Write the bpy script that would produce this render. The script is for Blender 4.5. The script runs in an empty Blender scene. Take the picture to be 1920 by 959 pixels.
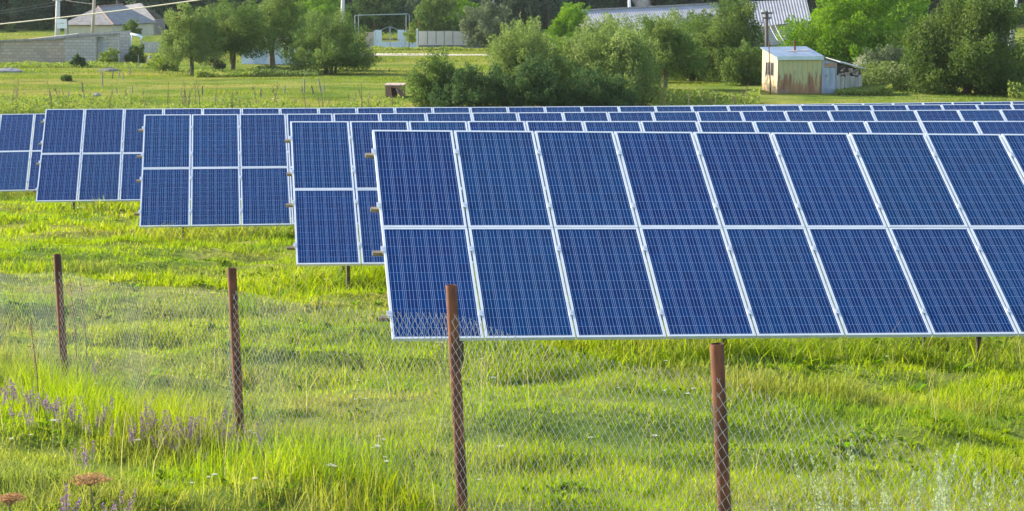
import bpy, math, random
import numpy as np
from mathutils import Vector, Matrix, Quaternion

R = math.radians
random.seed(7)
RNG = np.random.default_rng(11)
sc = bpy.context.scene
COL = sc.collection

# ------------------------------------------------------------------ camera model (used to place things on the ground)
F, CX, CY, PITCH, CAMZ = 3738.0, 960.0, 479.5, R(7.5), 6.0
CP, SP = math.cos(PITCH), math.sin(PITCH)

def at(px, py, d):
    """world point at ground distance d (metres along +Y) seen at photo pixel px, py"""
    u, v = (px - CX) / F, (CY - py) / F
    dy, dz = CP + v * SP, -SP + v * CP
    return Vector((u * d / dy, d, CAMZ + dz * d / dy))

def ppm(d):
    return F / (d / CP)

# ------------------------------------------------------------------ noise and terrain
def _hash(ix, iy, seed):
    n = (ix.astype(np.int64) * 374761393 + iy.astype(np.int64) * 668265263 + seed * 974711) & 0x7fffffff
    n = ((n ^ (n >> 13)) * 1274126177) & 0x7fffffff
    n = n ^ (n >> 16)
    return (n & 0xffff) / 65535.0

def vnoise(x, y, seed=0):
    x, y = np.asarray(x, float), np.asarray(y, float)
    ix, iy = np.floor(x), np.floor(y)
    fx, fy = x - ix, y - iy
    fx, fy = fx * fx * (3 - 2 * fx), fy * fy * (3 - 2 * fy)
    a, b = _hash(ix, iy, seed), _hash(ix + 1, iy, seed)
    c, d = _hash(ix, iy + 1, seed), _hash(ix + 1, iy + 1, seed)
    return (a * (1 - fx) + b * fx) * (1 - fy) + (c * (1 - fx) + d * fx) * fy

PY = [-60, -4, 2, 6, 10.65, 13, 16, 20, 22.3, 31, 40, 49.5, 58.5, 66, 80, 100, 107, 155, 195, 230, 260, 300, 420, 700]
PZ = [4.4, 4.4, 4.1, 3.2, 2.5, 2.36, 2.27, 1.93, 1.74, 1.34, 0.95, 0.53, -0.08, -0.02, 0.25, 0.6, 0.72, 0.6, 0.65, 1.7, 3.0, 8.0, 34, 110]

def terr(x, y):
    x, y = np.asarray(x, float), np.asarray(y, float)
    z = 0.5 * np.interp(y, PY, PZ) + 0.25 * np.interp(y - 1.2, PY, PZ) + 0.25 * np.interp(y + 1.2, PY, PZ)
    z = z - 0.010 * np.clip(x, -4, 12) * np.exp(-((y - 24) / 13) ** 2)
    near = np.clip((75 - y) / 20, 0, 1) * np.clip((y - 4) / 4, 0, 1)
    z = z + near * (0.30 * (vnoise(x * .35, y * .8, 3) - .5) + 0.24 * (vnoise(x * .8, y * 1.5, 4) - .5) + .14 * (vnoise(x * 2.1, y * 2.6, 6) - .5))
    far = np.clip((y - 70) / 20, 0, 1)
    z = z + far * 0.25 * (vnoise(x * .10, y * .16, 5) - .5)
    z = z + 0.45 * np.exp(-(((x - 17) / 4.5) ** 2 + ((y - 112) / 4.0) ** 2))
    z = z + 1.5 * np.exp(-(((x + 33) / 7) ** 2 + ((y - 187) / 5.0) ** 2))
    return z

def tz(x, y):
    return float(terr(x, y))

def ground_at(px, py):
    lo, hi = 6.0, 420.0
    prev = lo
    d = lo
    while d < hi:
        p = at(px, py, d)
        if p.z <= tz(p.x, p.y):
            a, b = prev, d
            for _ in range(30):
                m = (a + b) / 2
                q = at(px, py, m)
                if q.z <= tz(q.x, q.y): b = m
                else: a = m
            q = at(px, py, b)
            return Vector((q.x, q.y, tz(q.x, q.y)))
        prev = d
        d *= 1.01
    p = at(px, py, 200)
    return Vector((p.x, p.y, tz(p.x, p.y)))

def foot(px, d):
    p = at(px, 300, d)
    return Vector((p.x, d, tz(p.x, d)))

# ------------------------------------------------------------------ objects
def tag(o, label=None, cat=None, group=None, kind=None):
    if label: o['label'] = label
    if cat: o['category'] = cat
    if group: o['group'] = group
    if kind: o['kind'] = kind
    return o

def thing(name, label, cat, loc=(0, 0, 0), rz=0.0, group=None):
    o = bpy.data.objects.new(name, None)
    COL.objects.link(o)
    o.location = loc
    o.rotation_euler = (0, 0, rz)
    o.empty_display_size = .2
    return tag(o, label, cat, group)

class MB:
    def __init__(s):
        s.v, s.f, s.m, s.uv = [], [], [], {}
    def face(s, pts, m=0, uv=None):
        b = len(s.v)
        s.v += [tuple(p) for p in pts]
        if uv: s.uv[len(s.f)] = uv
        s.f.append(tuple(range(b, b + len(pts))))
        s.m.append(m)
    def hexa(s, p, m=0):
        """8 points: bottom ring 0-3 counter-clockwise from above, top ring 4-7"""
        b = len(s.v)
        s.v += [tuple(q) for q in p]
        for q in ((3, 2, 1, 0), (4, 5, 6, 7), (0, 1, 5, 4), (1, 2, 6, 5), (2, 3, 7, 6), (3, 0, 4, 7)):
            s.f.append(tuple(b + i for i in q)); s.m.append(m)
        return s
    def box(s, x0, x1, y0, y1, z0, z1, m=0):
        return s.hexa([(x0, y0, z0), (x1, y0, z0), (x1, y1, z0), (x0, y1, z0), (x0, y0, z1), (x1, y0, z1), (x1, y1, z1), (x0, y1, z1)], m)
    def slab(s, a, b, c, d, t, m=0):
        """thick sheet: corners a b c d, thickness t below along the normal"""
        a, b, c, d = map(Vector, (a, b, c, d))
        n = (b - a).cross(d - a).normalized() * t
        return s.hexa([a - n, b - n, c - n, d - n, a, b, c, d], m)
    def tube(s, path, r, n=8, m=0, cap=True):
        path = [Vector(p) for p in path]
        rr = r if isinstance(r, (list, tuple)) else [r] * len(path)
        b = len(s.v)
        t0 = (path[1] - path[0]).normalized()
        ref = Vector((0, 0, 1)) if abs(t0.z) < .9 else Vector((1, 0, 0))
        for i, p in enumerate(path):
            t = (path[min(i + 1, len(path) - 1)] - path[max(i - 1, 0)]).normalized()
            u = t.cross(ref)
            if u.length < 1e-4: u = t.cross(Vector((0, 1, 0)))
            u.normalize(); w = u.cross(t)
            for k in range(n):
                a = 2 * math.pi * k / n
                s.v.append(tuple(p + (u * math.cos(a) + w * math.sin(a)) * rr[i]))
        for i in range(len(path) - 1):
            for k in range(n):
                s.f.append((b + i * n + k, b + i * n + (k + 1) % n, b + (i + 1) * n + (k + 1) % n, b + (i + 1) * n + k)); s.m.append(m)
        if cap:
            s.f.append(tuple(b + k for k in reversed(range(n)))); s.m.append(m)
            e = b + (len(path) - 1) * n
            s.f.append(tuple(e + k for k in range(n))); s.m.append(m)
        return s
    def build(s, name, mats, parent=None, loc=None, smooth=False):
        if not isinstance(mats, (list, tuple)): mats = [mats]
        me = bpy.data.meshes.new(name)
        me.from_pydata(s.v, [], s.f)
        for m in mats: me.materials.append(m)
        if len(mats) > 1:
            me.polygons.foreach_set('material_index', np.array(s.m, np.int32))
        if s.uv:
            ul = me.uv_layers.new(name='UVMap')
            for fi, uv in s.uv.items():
                p = me.polygons[fi]
                for k, li in enumerate(p.loop_indices): ul.data[li].uv = uv[k]
        if smooth:
            me.polygons.foreach_set('use_smooth', np.ones(len(me.polygons), bool))
        me.update()
        o = bpy.data.objects.new(name, me)
        COL.objects.link(o)
        if parent: o.parent = parent
        if loc is not None: o.location = loc
        return o

def np_mesh(name, verts, faces_list, mat, cols=None, parent=None):
    """verts (N,3); faces_list: list of int arrays (M,k); cols (N,3) point colours"""
    me = bpy.data.meshes.new(name)
    me.vertices.add(len(verts))
    me.vertices.foreach_set('co', np.ascontiguousarray(verts, np.float32).ravel())
    nl = sum(f.size for f in faces_list); nf = sum(len(f) for f in faces_list)
    me.loops.add(nl); me.polygons.add(nf)
    me.loops.foreach_set('vertex_index', np.concatenate([f.ravel() for f in faces_list]).astype(np.int32))
    tot = np.concatenate([np.full(len(f), f.shape[1]) for f in faces_list])
    st = np.concatenate([[0], np.cumsum(tot)[:-1]])
    me.polygons.foreach_set('loop_start', st.astype(np.int32))
    me.polygons.foreach_set('loop_total', tot.astype(np.int32))
    if cols is not None:
        a = me.color_attributes.new('Col', 'FLOAT_COLOR', 'POINT')
        a.data.foreach_set('color', np.concatenate([cols, np.ones((len(cols), 1))], 1).astype(np.float32).ravel())
    me.materials.append(mat)
    me.update()
    me.validate()
    o = bpy.data.objects.new(name, me)
    COL.objects.link(o)
    if parent: o.parent = parent
    return o

def copy_tree(o, parent=None):
    c = o.copy(); COL.objects.link(c)
    if parent: c.parent = parent
    for ch in list(o.children): copy_tree(ch, c)
    return c

# ------------------------------------------------------------------ materials
class NT:
    def __init__(s, name):
        s.mat = bpy.data.materials.new(name); s.mat.use_nodes = True
        s.t = s.mat.node_tree; s.n = s.t.nodes; s.l = s.t.links
        s.bsdf = s.n['Principled BSDF']; s.out = s.n['Material Output']
    def node(s, typ, **kw):
        n = s.n.new(typ)
        for k, v in kw.items():
            if k.startswith('_'): setattr(n, k[1:], v)
            else:
                key = k.replace('__', ' ')
                if isinstance(v, bpy.types.NodeSocket): s.l.new(v, n.inputs[key])
                else: n.inputs[key].default_value = v
        return n
    def math(s, op, a, b=None, c=None):
        n = s.n.new('ShaderNodeMath'); n.operation = op
        for i, v in enumerate((a, b, c)):
            if v is None: continue
            if isinstance(v, bpy.types.NodeSocket): s.l.new(v, n.inputs[i])
            else: n.inputs[i].default_value = v
        return n.outputs[0]
    def mix(s, fac, a, b):
        n = s.n.new('ShaderNodeMix'); n.data_type = 'RGBA'
        for sock, v in ((n.inputs[0], fac), (n.inputs[6], a), (n.inputs[7], b)):
            if isinstance(v, bpy.types.NodeSocket): s.l.new(v, sock)
            else: sock.default_value = (*v, 1) if isinstance(v, (tuple, list)) and len(v) == 3 else v
        return n.outputs[2]
    def ramp(s, fac, stops):
        n = s.n.new('ShaderNodeValToRGB'); s.l.new(fac, n.inputs[0])
        e = n.color_ramp.elements
        while len(e) < len(stops): e.new(.5)
        for el, (p, c) in zip(e, stops):
            el.position = p; el.color = (*c, 1) if len(c) == 3 else c
        return n.outputs[0]
    def obj(s):
        return s.n.new('ShaderNodeTexCoord').outputs['Object']
    def noise(s, scale, detail=4, vec=None, rough=.55):
        n = s.node('ShaderNodeTexNoise', Scale=scale, Detail=detail, Roughness=rough)
        s.l.new(vec if vec is not None else s.obj(), n.inputs['Vector'])
        return n.outputs[0]
    def stretch(s, v, sx, sy, sz):
        n = s.n.new('ShaderNodeMapping'); s.l.new(v, n.inputs[0]); n.inputs['Scale'].default_value = (sx, sy, sz)
        return n.outputs[0]
    def set(s, **kw):
        for k, v in kw.items():
            key = k.replace('__', ' ')
            if isinstance(v, bpy.types.NodeSocket): s.l.new(v, s.bsdf.inputs[key])
            else: s.bsdf.inputs[key].default_value = (*v, 1) if isinstance(v, tuple) and len(v) == 3 else v
        return s
    def bump(s, h, strength=.4, dist=.02):
        n = s.n.new('ShaderNodeBump'); s.l.new(h, n.inputs['Height'])
        n.inputs['Strength'].default_value = strength; n.inputs['Distance'].default_value = dist
        s.l.new(n.outputs[0], s.bsdf.inputs['Normal'])
        return s

def mottled(name, c1, c2, scale=6, rough=.8, metal=0.0, detail=5, lo=.35, hi=.65, bump=.25, bdist=.01, stretch=None):
    t = NT(name)
    v = t.obj()
    if stretch: v = t.stretch(v, *stretch)
    n = t.noise(scale, detail, v)
    t.set(Base__Color=t.ramp(n, [(lo, c1), (hi, c2)]), Roughness=rough, Metallic=metal)
    if bump: t.bump(n, bump, bdist)
    return t.mat

def leaf_material(name, transl=.4, rough=.55, gain=1.0):
    t = NT(name)
    a = t.node('ShaderNodeAttribute', _attribute_name='Col')
    t.set(Base__Color=a.outputs['Color'], Roughness=rough)
    t.bsdf.inputs['Specular IOR Level'].default_value = .04
    tr = t.node('ShaderNodeBsdfTranslucent')
    hs = t.node('ShaderNodeHueSaturation', Saturation=1.15, Value=gain, Color=a.outputs['Color'])
    t.l.new(hs.outputs[0], tr.inputs[0])
    mx = t.n.new('ShaderNodeMixShader'); mx.inputs[0].default_value = transl
    t.l.new(t.bsdf.outputs[0], mx.inputs[1]); t.l.new(tr.outputs[0], mx.inputs[2])
    t.l.new(mx.outputs[0], t.out.inputs[0])
    return t.mat

M = {}
M['grass'] = leaf_material('grass_blades', .5, .5, 1.25)
M['leaf'] = leaf_material('tree_leaves', .35, .55, 1.15)
M['petal'] = leaf_material('petals', .3, .7, 1.0)
M['bark'] = mottled('bark', (.09, .065, .045), (.19, .15, .11), 12, .9, stretch=(1, 1, .3))
M['rust'] = mottled('rusty_pipe', (.060, .019, .010), (.185, .058, .022), 14, .8, detail=9, stretch=(1, 1, .25), lo=.40, hi=.62, bump=.5)
M['wire'] = mottled('galvanised_wire', (.33, .325, .32), (.45, .44, .43), 20, .5, .4, bump=0)
M['alu'] = mottled('aluminium_frame', (.66, .67, .69), (.74, .75, .77), 3, .45, .2, bump=0)
M['clamp'] = mottled('clamp_metal', (.62, .63, .65), (.74, .75, .77), 8, .4, .5, bump=0)
M['rail'] = mottled('weathered_rail_steel', (.20, .15, .10), (.34, .27, .20), 14, .7, .2, stretch=(.4, 1, 1))
M['legsteel'] = mottled('leg_steel', (.07, .06, .055), (.14, .11, .09), 10, .7, .4)
M['concrete'] = mottled('rough_concrete', (.32, .30, .27), (.46, .44, .40), 5, .9)
M['backsheet'] = mottled('panel_backsheet', (.66, .67, .68), (.72, .73, .74), 3, .6, bump=0)

def pv_material():
    t = NT('solar_cells')
    uv = t.n.new('ShaderNodeTexCoord').outputs['UV']
    sep = t.node('ShaderNodeSeparateXYZ', Vector=uv)
    U, V = sep.outputs[0], sep.outputs[1]
    u = t.math('MULTIPLY', U, 6.0); v = t.math('MULTIPLY', V, 12.0)
    fu, fv = t.math('FRACT', u), t.math('FRACT', v)
    iu, iv = t.math('FLOOR', u), t.math('FLOOR', v)
    oi = t.n.new('ShaderNodeObjectInfo').outputs['Random']
    cv = t.node('ShaderNodeCombineXYZ', X=iu, Y=iv, Z=t.math('MULTIPLY', oi, 97.0))
    wn = t.node('ShaderNodeTexWhiteNoise', Vector=cv.outputs[0])
    wn.noise_dimensions = '3D'
    # crystal flakes inside the cells
    cr = t.node('ShaderNodeTexVoronoi', Scale=70.0)
    cmb = t.node('ShaderNodeCombineXYZ', X=U, Y=t.math('MULTIPLY', V, 2.0), Z=oi)
    t.l.new(cmb.outputs[0], cr.inputs['Vector'])
    grain = t.node('ShaderNodeSeparateColor', Color=cr.outputs['Color']).outputs[0]
    base = t.ramp(wn.outputs['Value'], [(0.0, (.0003, .030, .108)), (.5, (.0005, .024, .092)), (1.0, (.0025, .019, .079))])
    base = t.mix(t.math('MULTIPLY', grain, .30), base, (.0012, .042, .175))
    pan = t.node('ShaderNodeHueSaturation', Color=base)
    t.l.new(t.math('ADD', .494, t.math('MULTIPLY', oi, .014)), pan.inputs['Hue'])
    t.l.new(t.math('ADD', .92, t.math('MULTIPLY', t.math('FRACT', t.math('MULTIPLY', oi, 13.7)), .16)), pan.inputs['Value'])
    base = pan.outputs[0]
    # four bus bars per cell, silver
    b5 = t.math('FRACT', t.math('MULTIPLY', fu, 4.0))
    bus = t.math('LESS_THAN', t.math('ABSOLUTE', t.math('SUBTRACT', b5, .5)), .043)
    edge_u = t.math('GREATER_THAN', t.math('ABSOLUTE', t.math('SUBTRACT', fu, .5)), .489)
    edge_v = t.math('GREATER_THAN', t.math('ABSOLUTE', t.math('SUBTRACT', fv, .5)), .493)
    edge = t.math('MAXIMUM', edge_u, edge_v)
    col = t.mix(bus, base, (.27, .37, .58))
    col = t.mix(edge, col, (.30, .38, .56))
    dn = t.noise(1.7, 4, t.stretch(t.obj(), 1, .6, 1))
    dust = t.math('ADD', t.math('MULTIPLY', t.ramp(dn, [(.42, (0, 0, 0)), (.75, (1, 1, 1))]), .012), t.math('MULTIPLY', t.math('LESS_THAN', V, .012), .25))
    col = t.mix(dust, col, (.34, .32, .28))
    t.set(Base__Color=col, Roughness=.35)
    t.bsdf.inputs['Coat Weight'].default_value = .03
    t.bsdf.inputs['Coat Roughness'].default_value = .08
    t.bsdf.inputs['Specular IOR Level'].default_value = .06
    return t.mat
M['pv'] = pv_material()

# ------------------------------------------------------------------ world, sun, camera
SUN_E, SUN_A = R(28), R(28)
S = Vector((-math.cos(SUN_E) * math.cos(SUN_A), math.cos(SUN_E) * math.sin(SUN_A), math.sin(SUN_E)))
w = bpy.data.worlds.new('World'); sc.world = w; w.use_nodes = True
nt = w.node_tree
sky = nt.nodes.new('ShaderNodeTexSky'); sky.sky_type = 'NISHITA'; sky.sun_disc = False
sky.sun_elevation = SUN_E; sky.sun_rotation = math.atan2(S.x, S.y) % (2 * math.pi)
sky.air_density = 1.2; sky.dust_density = 1.5; sky.altitude = 900
bg = nt.nodes['Background']; nt.links.new(sky.outputs[0], bg.inputs[0]); bg.inputs[1].default_value = .15
sl = bpy.data.lights.new('sun', 'SUN'); sl.energy = 4.8; sl.angle = R(.6); sl.color = (1.0, .90, .74)
so = bpy.data.objects.new('sun', sl); COL.objects.link(so)
so.rotation_mode = 'QUATERNION'; so.rotation_quaternion = S.to_track_quat('Z', 'Y')
cam = bpy.data.cameras.new('camera'); co = bpy.data.objects.new('camera', cam); COL.objects.link(co)
co.location = (0, 0, CAMZ); co.rotation_euler = (R(90) - PITCH, 0, 0)
cam.sensor_width = 36; cam.lens = F / 1920 * 36; cam.clip_start = .1; cam.clip_end = 3000
cam.dof.use_dof = True; cam.dof.focus_distance = 24.0; cam.dof.aperture_fstop = 9.0
sc.camera = co
vs = sc.view_settings
vs.view_transform = 'Standard'; vs.look = 'None'; vs.gamma = 1; vs.use_curve_mapping = False; vs.exposure = 1.35
sc.cycles.max_bounces = 6; sc.cycles.transmission_bounces = 4; sc.cycles.diffuse_bounces = 3

# ------------------------------------------------------------------ ground
def axis(parts):
    out = []
    for a, b, st in parts: out += list(np.arange(a, b, st))
    return out
gx = axis([(-240, -100, 20), (-100, -30, 4), (-30, -14, 1.2), (-14, 14, .4), (14, 40, 1.2), (40, 100, 4), (100, 241, 20)])
gy = axis([(-60, 4, 4), (4, 36, .33), (36, 72, .8), (72, 215, 2.0), (215, 330, 6), (330, 361, 10)])
X, Y = np.meshgrid(gx, gy); Z = terr(X, Y)
nx, ny = len(gx), len(gy)
ii = (np.arange(ny - 1)[:, None] * nx + np.arange(nx - 1)[None]).ravel()
gm = NT('meadow_soil')
v = gm.obj()
n1 = gm.noise(.35, 6, v); n2 = gm.noise(3.5, 5, gm.stretch(v, 1, 1, 1)); n3 = gm.noise(.09, 3, v)
c = gm.ramp(n1, [(.36, (.065, .110, .022)), (.5, (.130, .165, .034)), (.62, (.22, .215, .065))])
c2 = gm.mix(gm.ramp(n2, [(.35, (0, 0, 0)), (.7, (1, 1, 1))]), c, (.105, .155, .028))
n4 = gm.noise(.16, 4, gm.stretch(v, .45, 1, 1))
c3 = gm.mix(gm.ramp(n4, [(.48, (0, 0, 0)), (.66, (.8, .8, .8))]), c2, (.25, .215, .060))
n5 = gm.noise(.5, 5, gm.stretch(v, .5, 1, 1))
c3 = gm.mix(gm.ramp(n5, [(.56, (0, 0, 0)), (.68, (.7, .7, .7))]), c3, (.05, .09, .02))
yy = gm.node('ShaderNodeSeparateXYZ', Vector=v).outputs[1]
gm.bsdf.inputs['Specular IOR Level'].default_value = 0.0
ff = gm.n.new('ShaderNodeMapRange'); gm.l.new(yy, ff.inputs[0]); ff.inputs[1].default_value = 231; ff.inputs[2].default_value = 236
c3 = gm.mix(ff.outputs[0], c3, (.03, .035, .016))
gm.set(Base__Color=c3, Roughness=.95).bump(n2, .7, .06)
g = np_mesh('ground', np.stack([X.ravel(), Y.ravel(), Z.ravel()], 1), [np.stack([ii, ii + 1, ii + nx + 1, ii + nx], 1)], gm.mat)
g.data.polygons.foreach_set('use_smooth', np.ones(len(g.data.polygons), bool))
tag(g, 'sloping green meadow ground under the solar panels and village', None, kind='structure')

# dirt track in front of the gate and concrete wall
tk = MB()
pl, pr = [], []
for k in range(15):
    px = 640 + k * 24
    a = ground_at(px, 105.2); b = ground_at(px, 101.5)
    yb = a.y + 4.2
    pl.append(Vector((a.x, a.y, tz(a.x, a.y) + .03))); pr.append(Vector((a.x * yb / a.y, yb, tz(a.x * yb / a.y, yb) + .03)))
for k in range(14):
    tk.face([pl[k], pl[k + 1], pr[k + 1], pr[k]])
tr_o = tk.build('dirt_track', mottled('track_dirt', (.30, .26, .20), (.42, .37, .29), 1.2, .95))
tag(tr_o, 'pale dirt track running past the blue gate', None, kind='structure')

# ------------------------------------------------------------------ solar arrays
PW, PL, FR, TH = .992, 1.962, .028, .040
def panel_meshes():
    f = MB()
    # frame bars: outer size PW x PL, local x right, y up the slope, z normal; the top of the frame at z = 0
    f.box(0, PW, -PL, -PL + FR, -TH, 0); f.box(0, PW, -FR, 0, -TH, 0)
    f.box(0, FR, -PL + FR, -FR, -TH, -.0005); f.box(PW - FR, PW, -PL + FR, -FR, -TH, -.0005)
    g_ = MB()
    a, b = FR - .002, PW - FR + .002
    y0, y1 = -PL + FR - .002, -FR + .002
    g_.face([(a, y0, -.005), (b, y0, -.005), (b, y1, -.005), (a, y1, -.005)], 0, [(0, 0), (1, 0), (1, 1), (0, 1)])
    g_.face([(a, y1, -.011), (b, y1, -.011), (b, y0, -.011), (a, y0, -.011)], 1)
    return f, g_
fr_mb, gl_mb = panel_meshes()
PROTO_G = gl_mb.build('solar_panel', [M['pv'], M['backsheet']])
PROTO_F = fr_mb.build('frame', M['alu'])
gme, fme = PROTO_G.data, PROTO_F.data
bpy.data.objects.remove(PROTO_G); bpy.data.objects.remove(PROTO_F)
cl = MB()
cl.box(-.028, .028, -.045, .045, -.001, .008); cl.box(-.007, .007, -.03, .03, -TH - .02, -.001); cl.tube([(0, 0, .008), (0, 0, .018)], .012, 6)
_c = cl.build('clamp', M['clamp']); cme = _c.data; bpy.data.objects.remove(_c)

W_, H_ = 1.012, 1.976
ROWS = [  # origin of the upper left corner, yaw, slope, tilt, columns, first column
    ((-1.7312, 24.543, 4.3343), .1368, -.0159, .5397, 10, 0),
    ((-3.7849, 33.9457, 3.8399), .1342, -.0081, .5328, 14, 0),
    ((-7.9086, 42.8423, 3.4135), .1400, -.0023, .5402, 21, 0),
    ((-12.156, 51.9955, 3.0030), .1391, -.0026, .5516, 28, 0),
    ((-15.6289, 60.9881, 2.3328), .1454, .0042, .5404, 34, -1)]
RL = ['nearest and largest row of blue solar panels, behind the tall rusty fence post',
      'second row of blue solar panels, directly behind the nearest row',
      'third row of blue solar panels, middle one of the five rows',
      'fourth row of blue solar panels, its left end overlapping the farthest row',
      'farthest row of blue solar panels, cut off by the left edge of the photo']
for ri, (org, yaw, sl_, tilt, ncol, c0) in enumerate(ROWS):
    t = thing('solar_array', RL[ri], 'solar panels', org, 0, 'rows of solar panels in the meadow')
    xd = Vector((math.cos(yaw) * math.cos(sl_), math.sin(yaw) * math.cos(sl_), math.sin(sl_)))
    nh = Vector((-math.sin(yaw), math.cos(yaw), 0)); zp = xd.cross(nh)
    up = nh * math.cos(tilt) + zp * math.sin(tilt); nn = xd.cross(up)
    RM = Matrix((xd, up, nn)).transposed().to_4x4()
    t.matrix_world = Matrix.Translation(org) @ RM
    for j in range(2):
        for i in range(c0, ncol):
            p = bpy.data.objects.new('solar_panel', gme); COL.objects.link(p); p.parent = t
            p.location = (i * W_ + .010 + random.uniform(-.002, .002), -j * H_ - .005, random.uniform(-.002, .002))
            fo = bpy.data.objects.new('frame', fme); COL.objects.link(fo); fo.parent = p
    # rails: four, sticking out at the left end
    rz = [-.50, -1.46, -2.32, -3.45] if ri else [-.46, -1.55, -2.38, -3.53]
    for k, ry in enumerate(rz):
        m = MB()
        x0 = c0 * W_ - .075 - random.uniform(0, .05)
        x1 = ncol * W_ + .1
        m.box(x0, x1, ry - .022, ry + .022, -TH - .05, -TH - .001)
        m.build('rail', M['rail'], t)
    nclamp = 0
    for i in range(c0, ncol):
        if i > 9 or (i > 2 and ri >= 1): continue
        for ry in rz:
            c_ = bpy.data.objects.new('clamp', cme); COL.objects.link(c_); c_.parent = t
            c_.location = (i * W_ + (0 if i > c0 else .004), ry, 0)
    # legs and footings, in the thing's own frame
    inv = t.matrix_world.inverted()
    legs = []
    x = c0 * W_ + .85
    while x < ncol * W_:
        for ly in (-2.95, -.75):
            top = Vector((x, ly, -TH - .052))
            wt = t.matrix_world @ top
            gz = tz(wt.x, wt.y)
            legs.append((wt, gz))
        x += 3.05
    for wt, gz in legs:
        m = MB()
        m.tube([inv @ Vector((wt.x, wt.y, gz - .2)), inv @ wt], .032, 8)
        m.build('leg', M['legsteel'], t)
        m = MB()
        q = .11 + .04 * random.random()
        cs = [(-q, -q), (q, -q), (q, q), (-q, q)]
        m.hexa([inv @ Vector((wt.x + a, wt.y + b, gz - .15)) for a, b in cs] + [inv @ Vector((wt.x + a * .85, wt.y + b * .85, gz + .0 + .03 * random.random())) for a, b in cs])
        m.build('footing', M['concrete'], t)

# ------------------------------------------------------------------ chain link fence
fposts = [(( 100 + 114) / 2, 477, 121, 700, 19.9), (434.5, 503, 449.5, 803, 16.05), (846, 535, 867.5, 955, 13.15), (1344, 645, 1360, 990, 10.65)]
fence = thing('chain_link_fence', 'galvanised chain link fence on four leaning rusty pipe posts in the front meadow', 'fence', foot(846, 13.15))
FO = fence.location.copy()
ptop, pbase = [], []
for (tx, ty, bx, by, d) in fposts:
    a = at(tx, ty, d); b = at(bx, by, d)
    b2 = a + (b - a) * ((a.z - tz(b.x, d) + .25) / (a.z - b.z))
    m = MB()
    r = .038; ri_ = .033; n = 20
    ax = (a - b2).normalized()
    u = ax.cross(Vector((0, 1, 0))).normalized(); w_ = u.cross(ax)
    def ring(p, rr): return [p - FO + (u * math.cos(2 * math.pi * k / n) + w_ * math.sin(2 * math.pi * k / n)) * rr for k in range(n)]
    rings = [ring(b2, r), ring(a - ax * .004, r), ring(a, r - .001), ring(a, ri_), ring(a - ax * .25, ri_)]
    base = 0
    for q in rings: m.v += [tuple(x) for x in q]
    for i in range(len(rings) - 1):
        for k in range(n):
            m.f.append((i * n + k, (i + 1) * n + k, (i + 1) * n + (k + 1) % n, i * n + (k + 1) % n)); m.m.append(0)
    m.f.append(tuple((len(rings) - 1) * n + k for k in range(n))); m.m.append(0)
    o = m.build('post', M['rust'], fence)
    me = o.data
    me.polygons.foreach_set('use_smooth', np.ones(len(me.polygons), bool))
    try: me.set_sharp_from_angle(angle=R(40))
    except Exception: pass
    ptop.append(a); pbase.append(b2)
# mesh line: passes the posts on the camera side
mt = [((-6.75, 23.8), 2.72)]
for (px, py, d) in ((110.5, 513, 19.9), (437, 548, 16.05), (848, 593, 13.15), (1347, 715, 10.65)):
    p = at(px, py, d - .045)
    mt.append(((p.x, p.y), p.z))
mt.append(((2.55, 8.2), 3.90))
seglen = [math.hypot(mt[i + 1][0][0] - mt[i][0][0], mt[i + 1][0][1] - mt[i][0][1]) for i in range(5)]
cum = np.concatenate([[0], np.cumsum(seglen)])
ax_ = np.array([m_[0][0] for m_ in mt]); ay_ = np.array([m_[0][1] for m_ in mt]); az_ = np.array([m_[1] for m_ in mt])
A = .078
WIRES = int(cum[-1] / (A / 2)); NZ = 37
verts, quads = [], []
r = .0019
K = 3
ang = np.arange(K) * 2 * np.pi / K
vb = 0
dirx = np.gradient(np.interp(np.linspace(0, cum[-1], 400), cum, ax_)); diry = np.gradient(np.interp(np.linspace(0, cum[-1], 400), cum, ay_))
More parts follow.
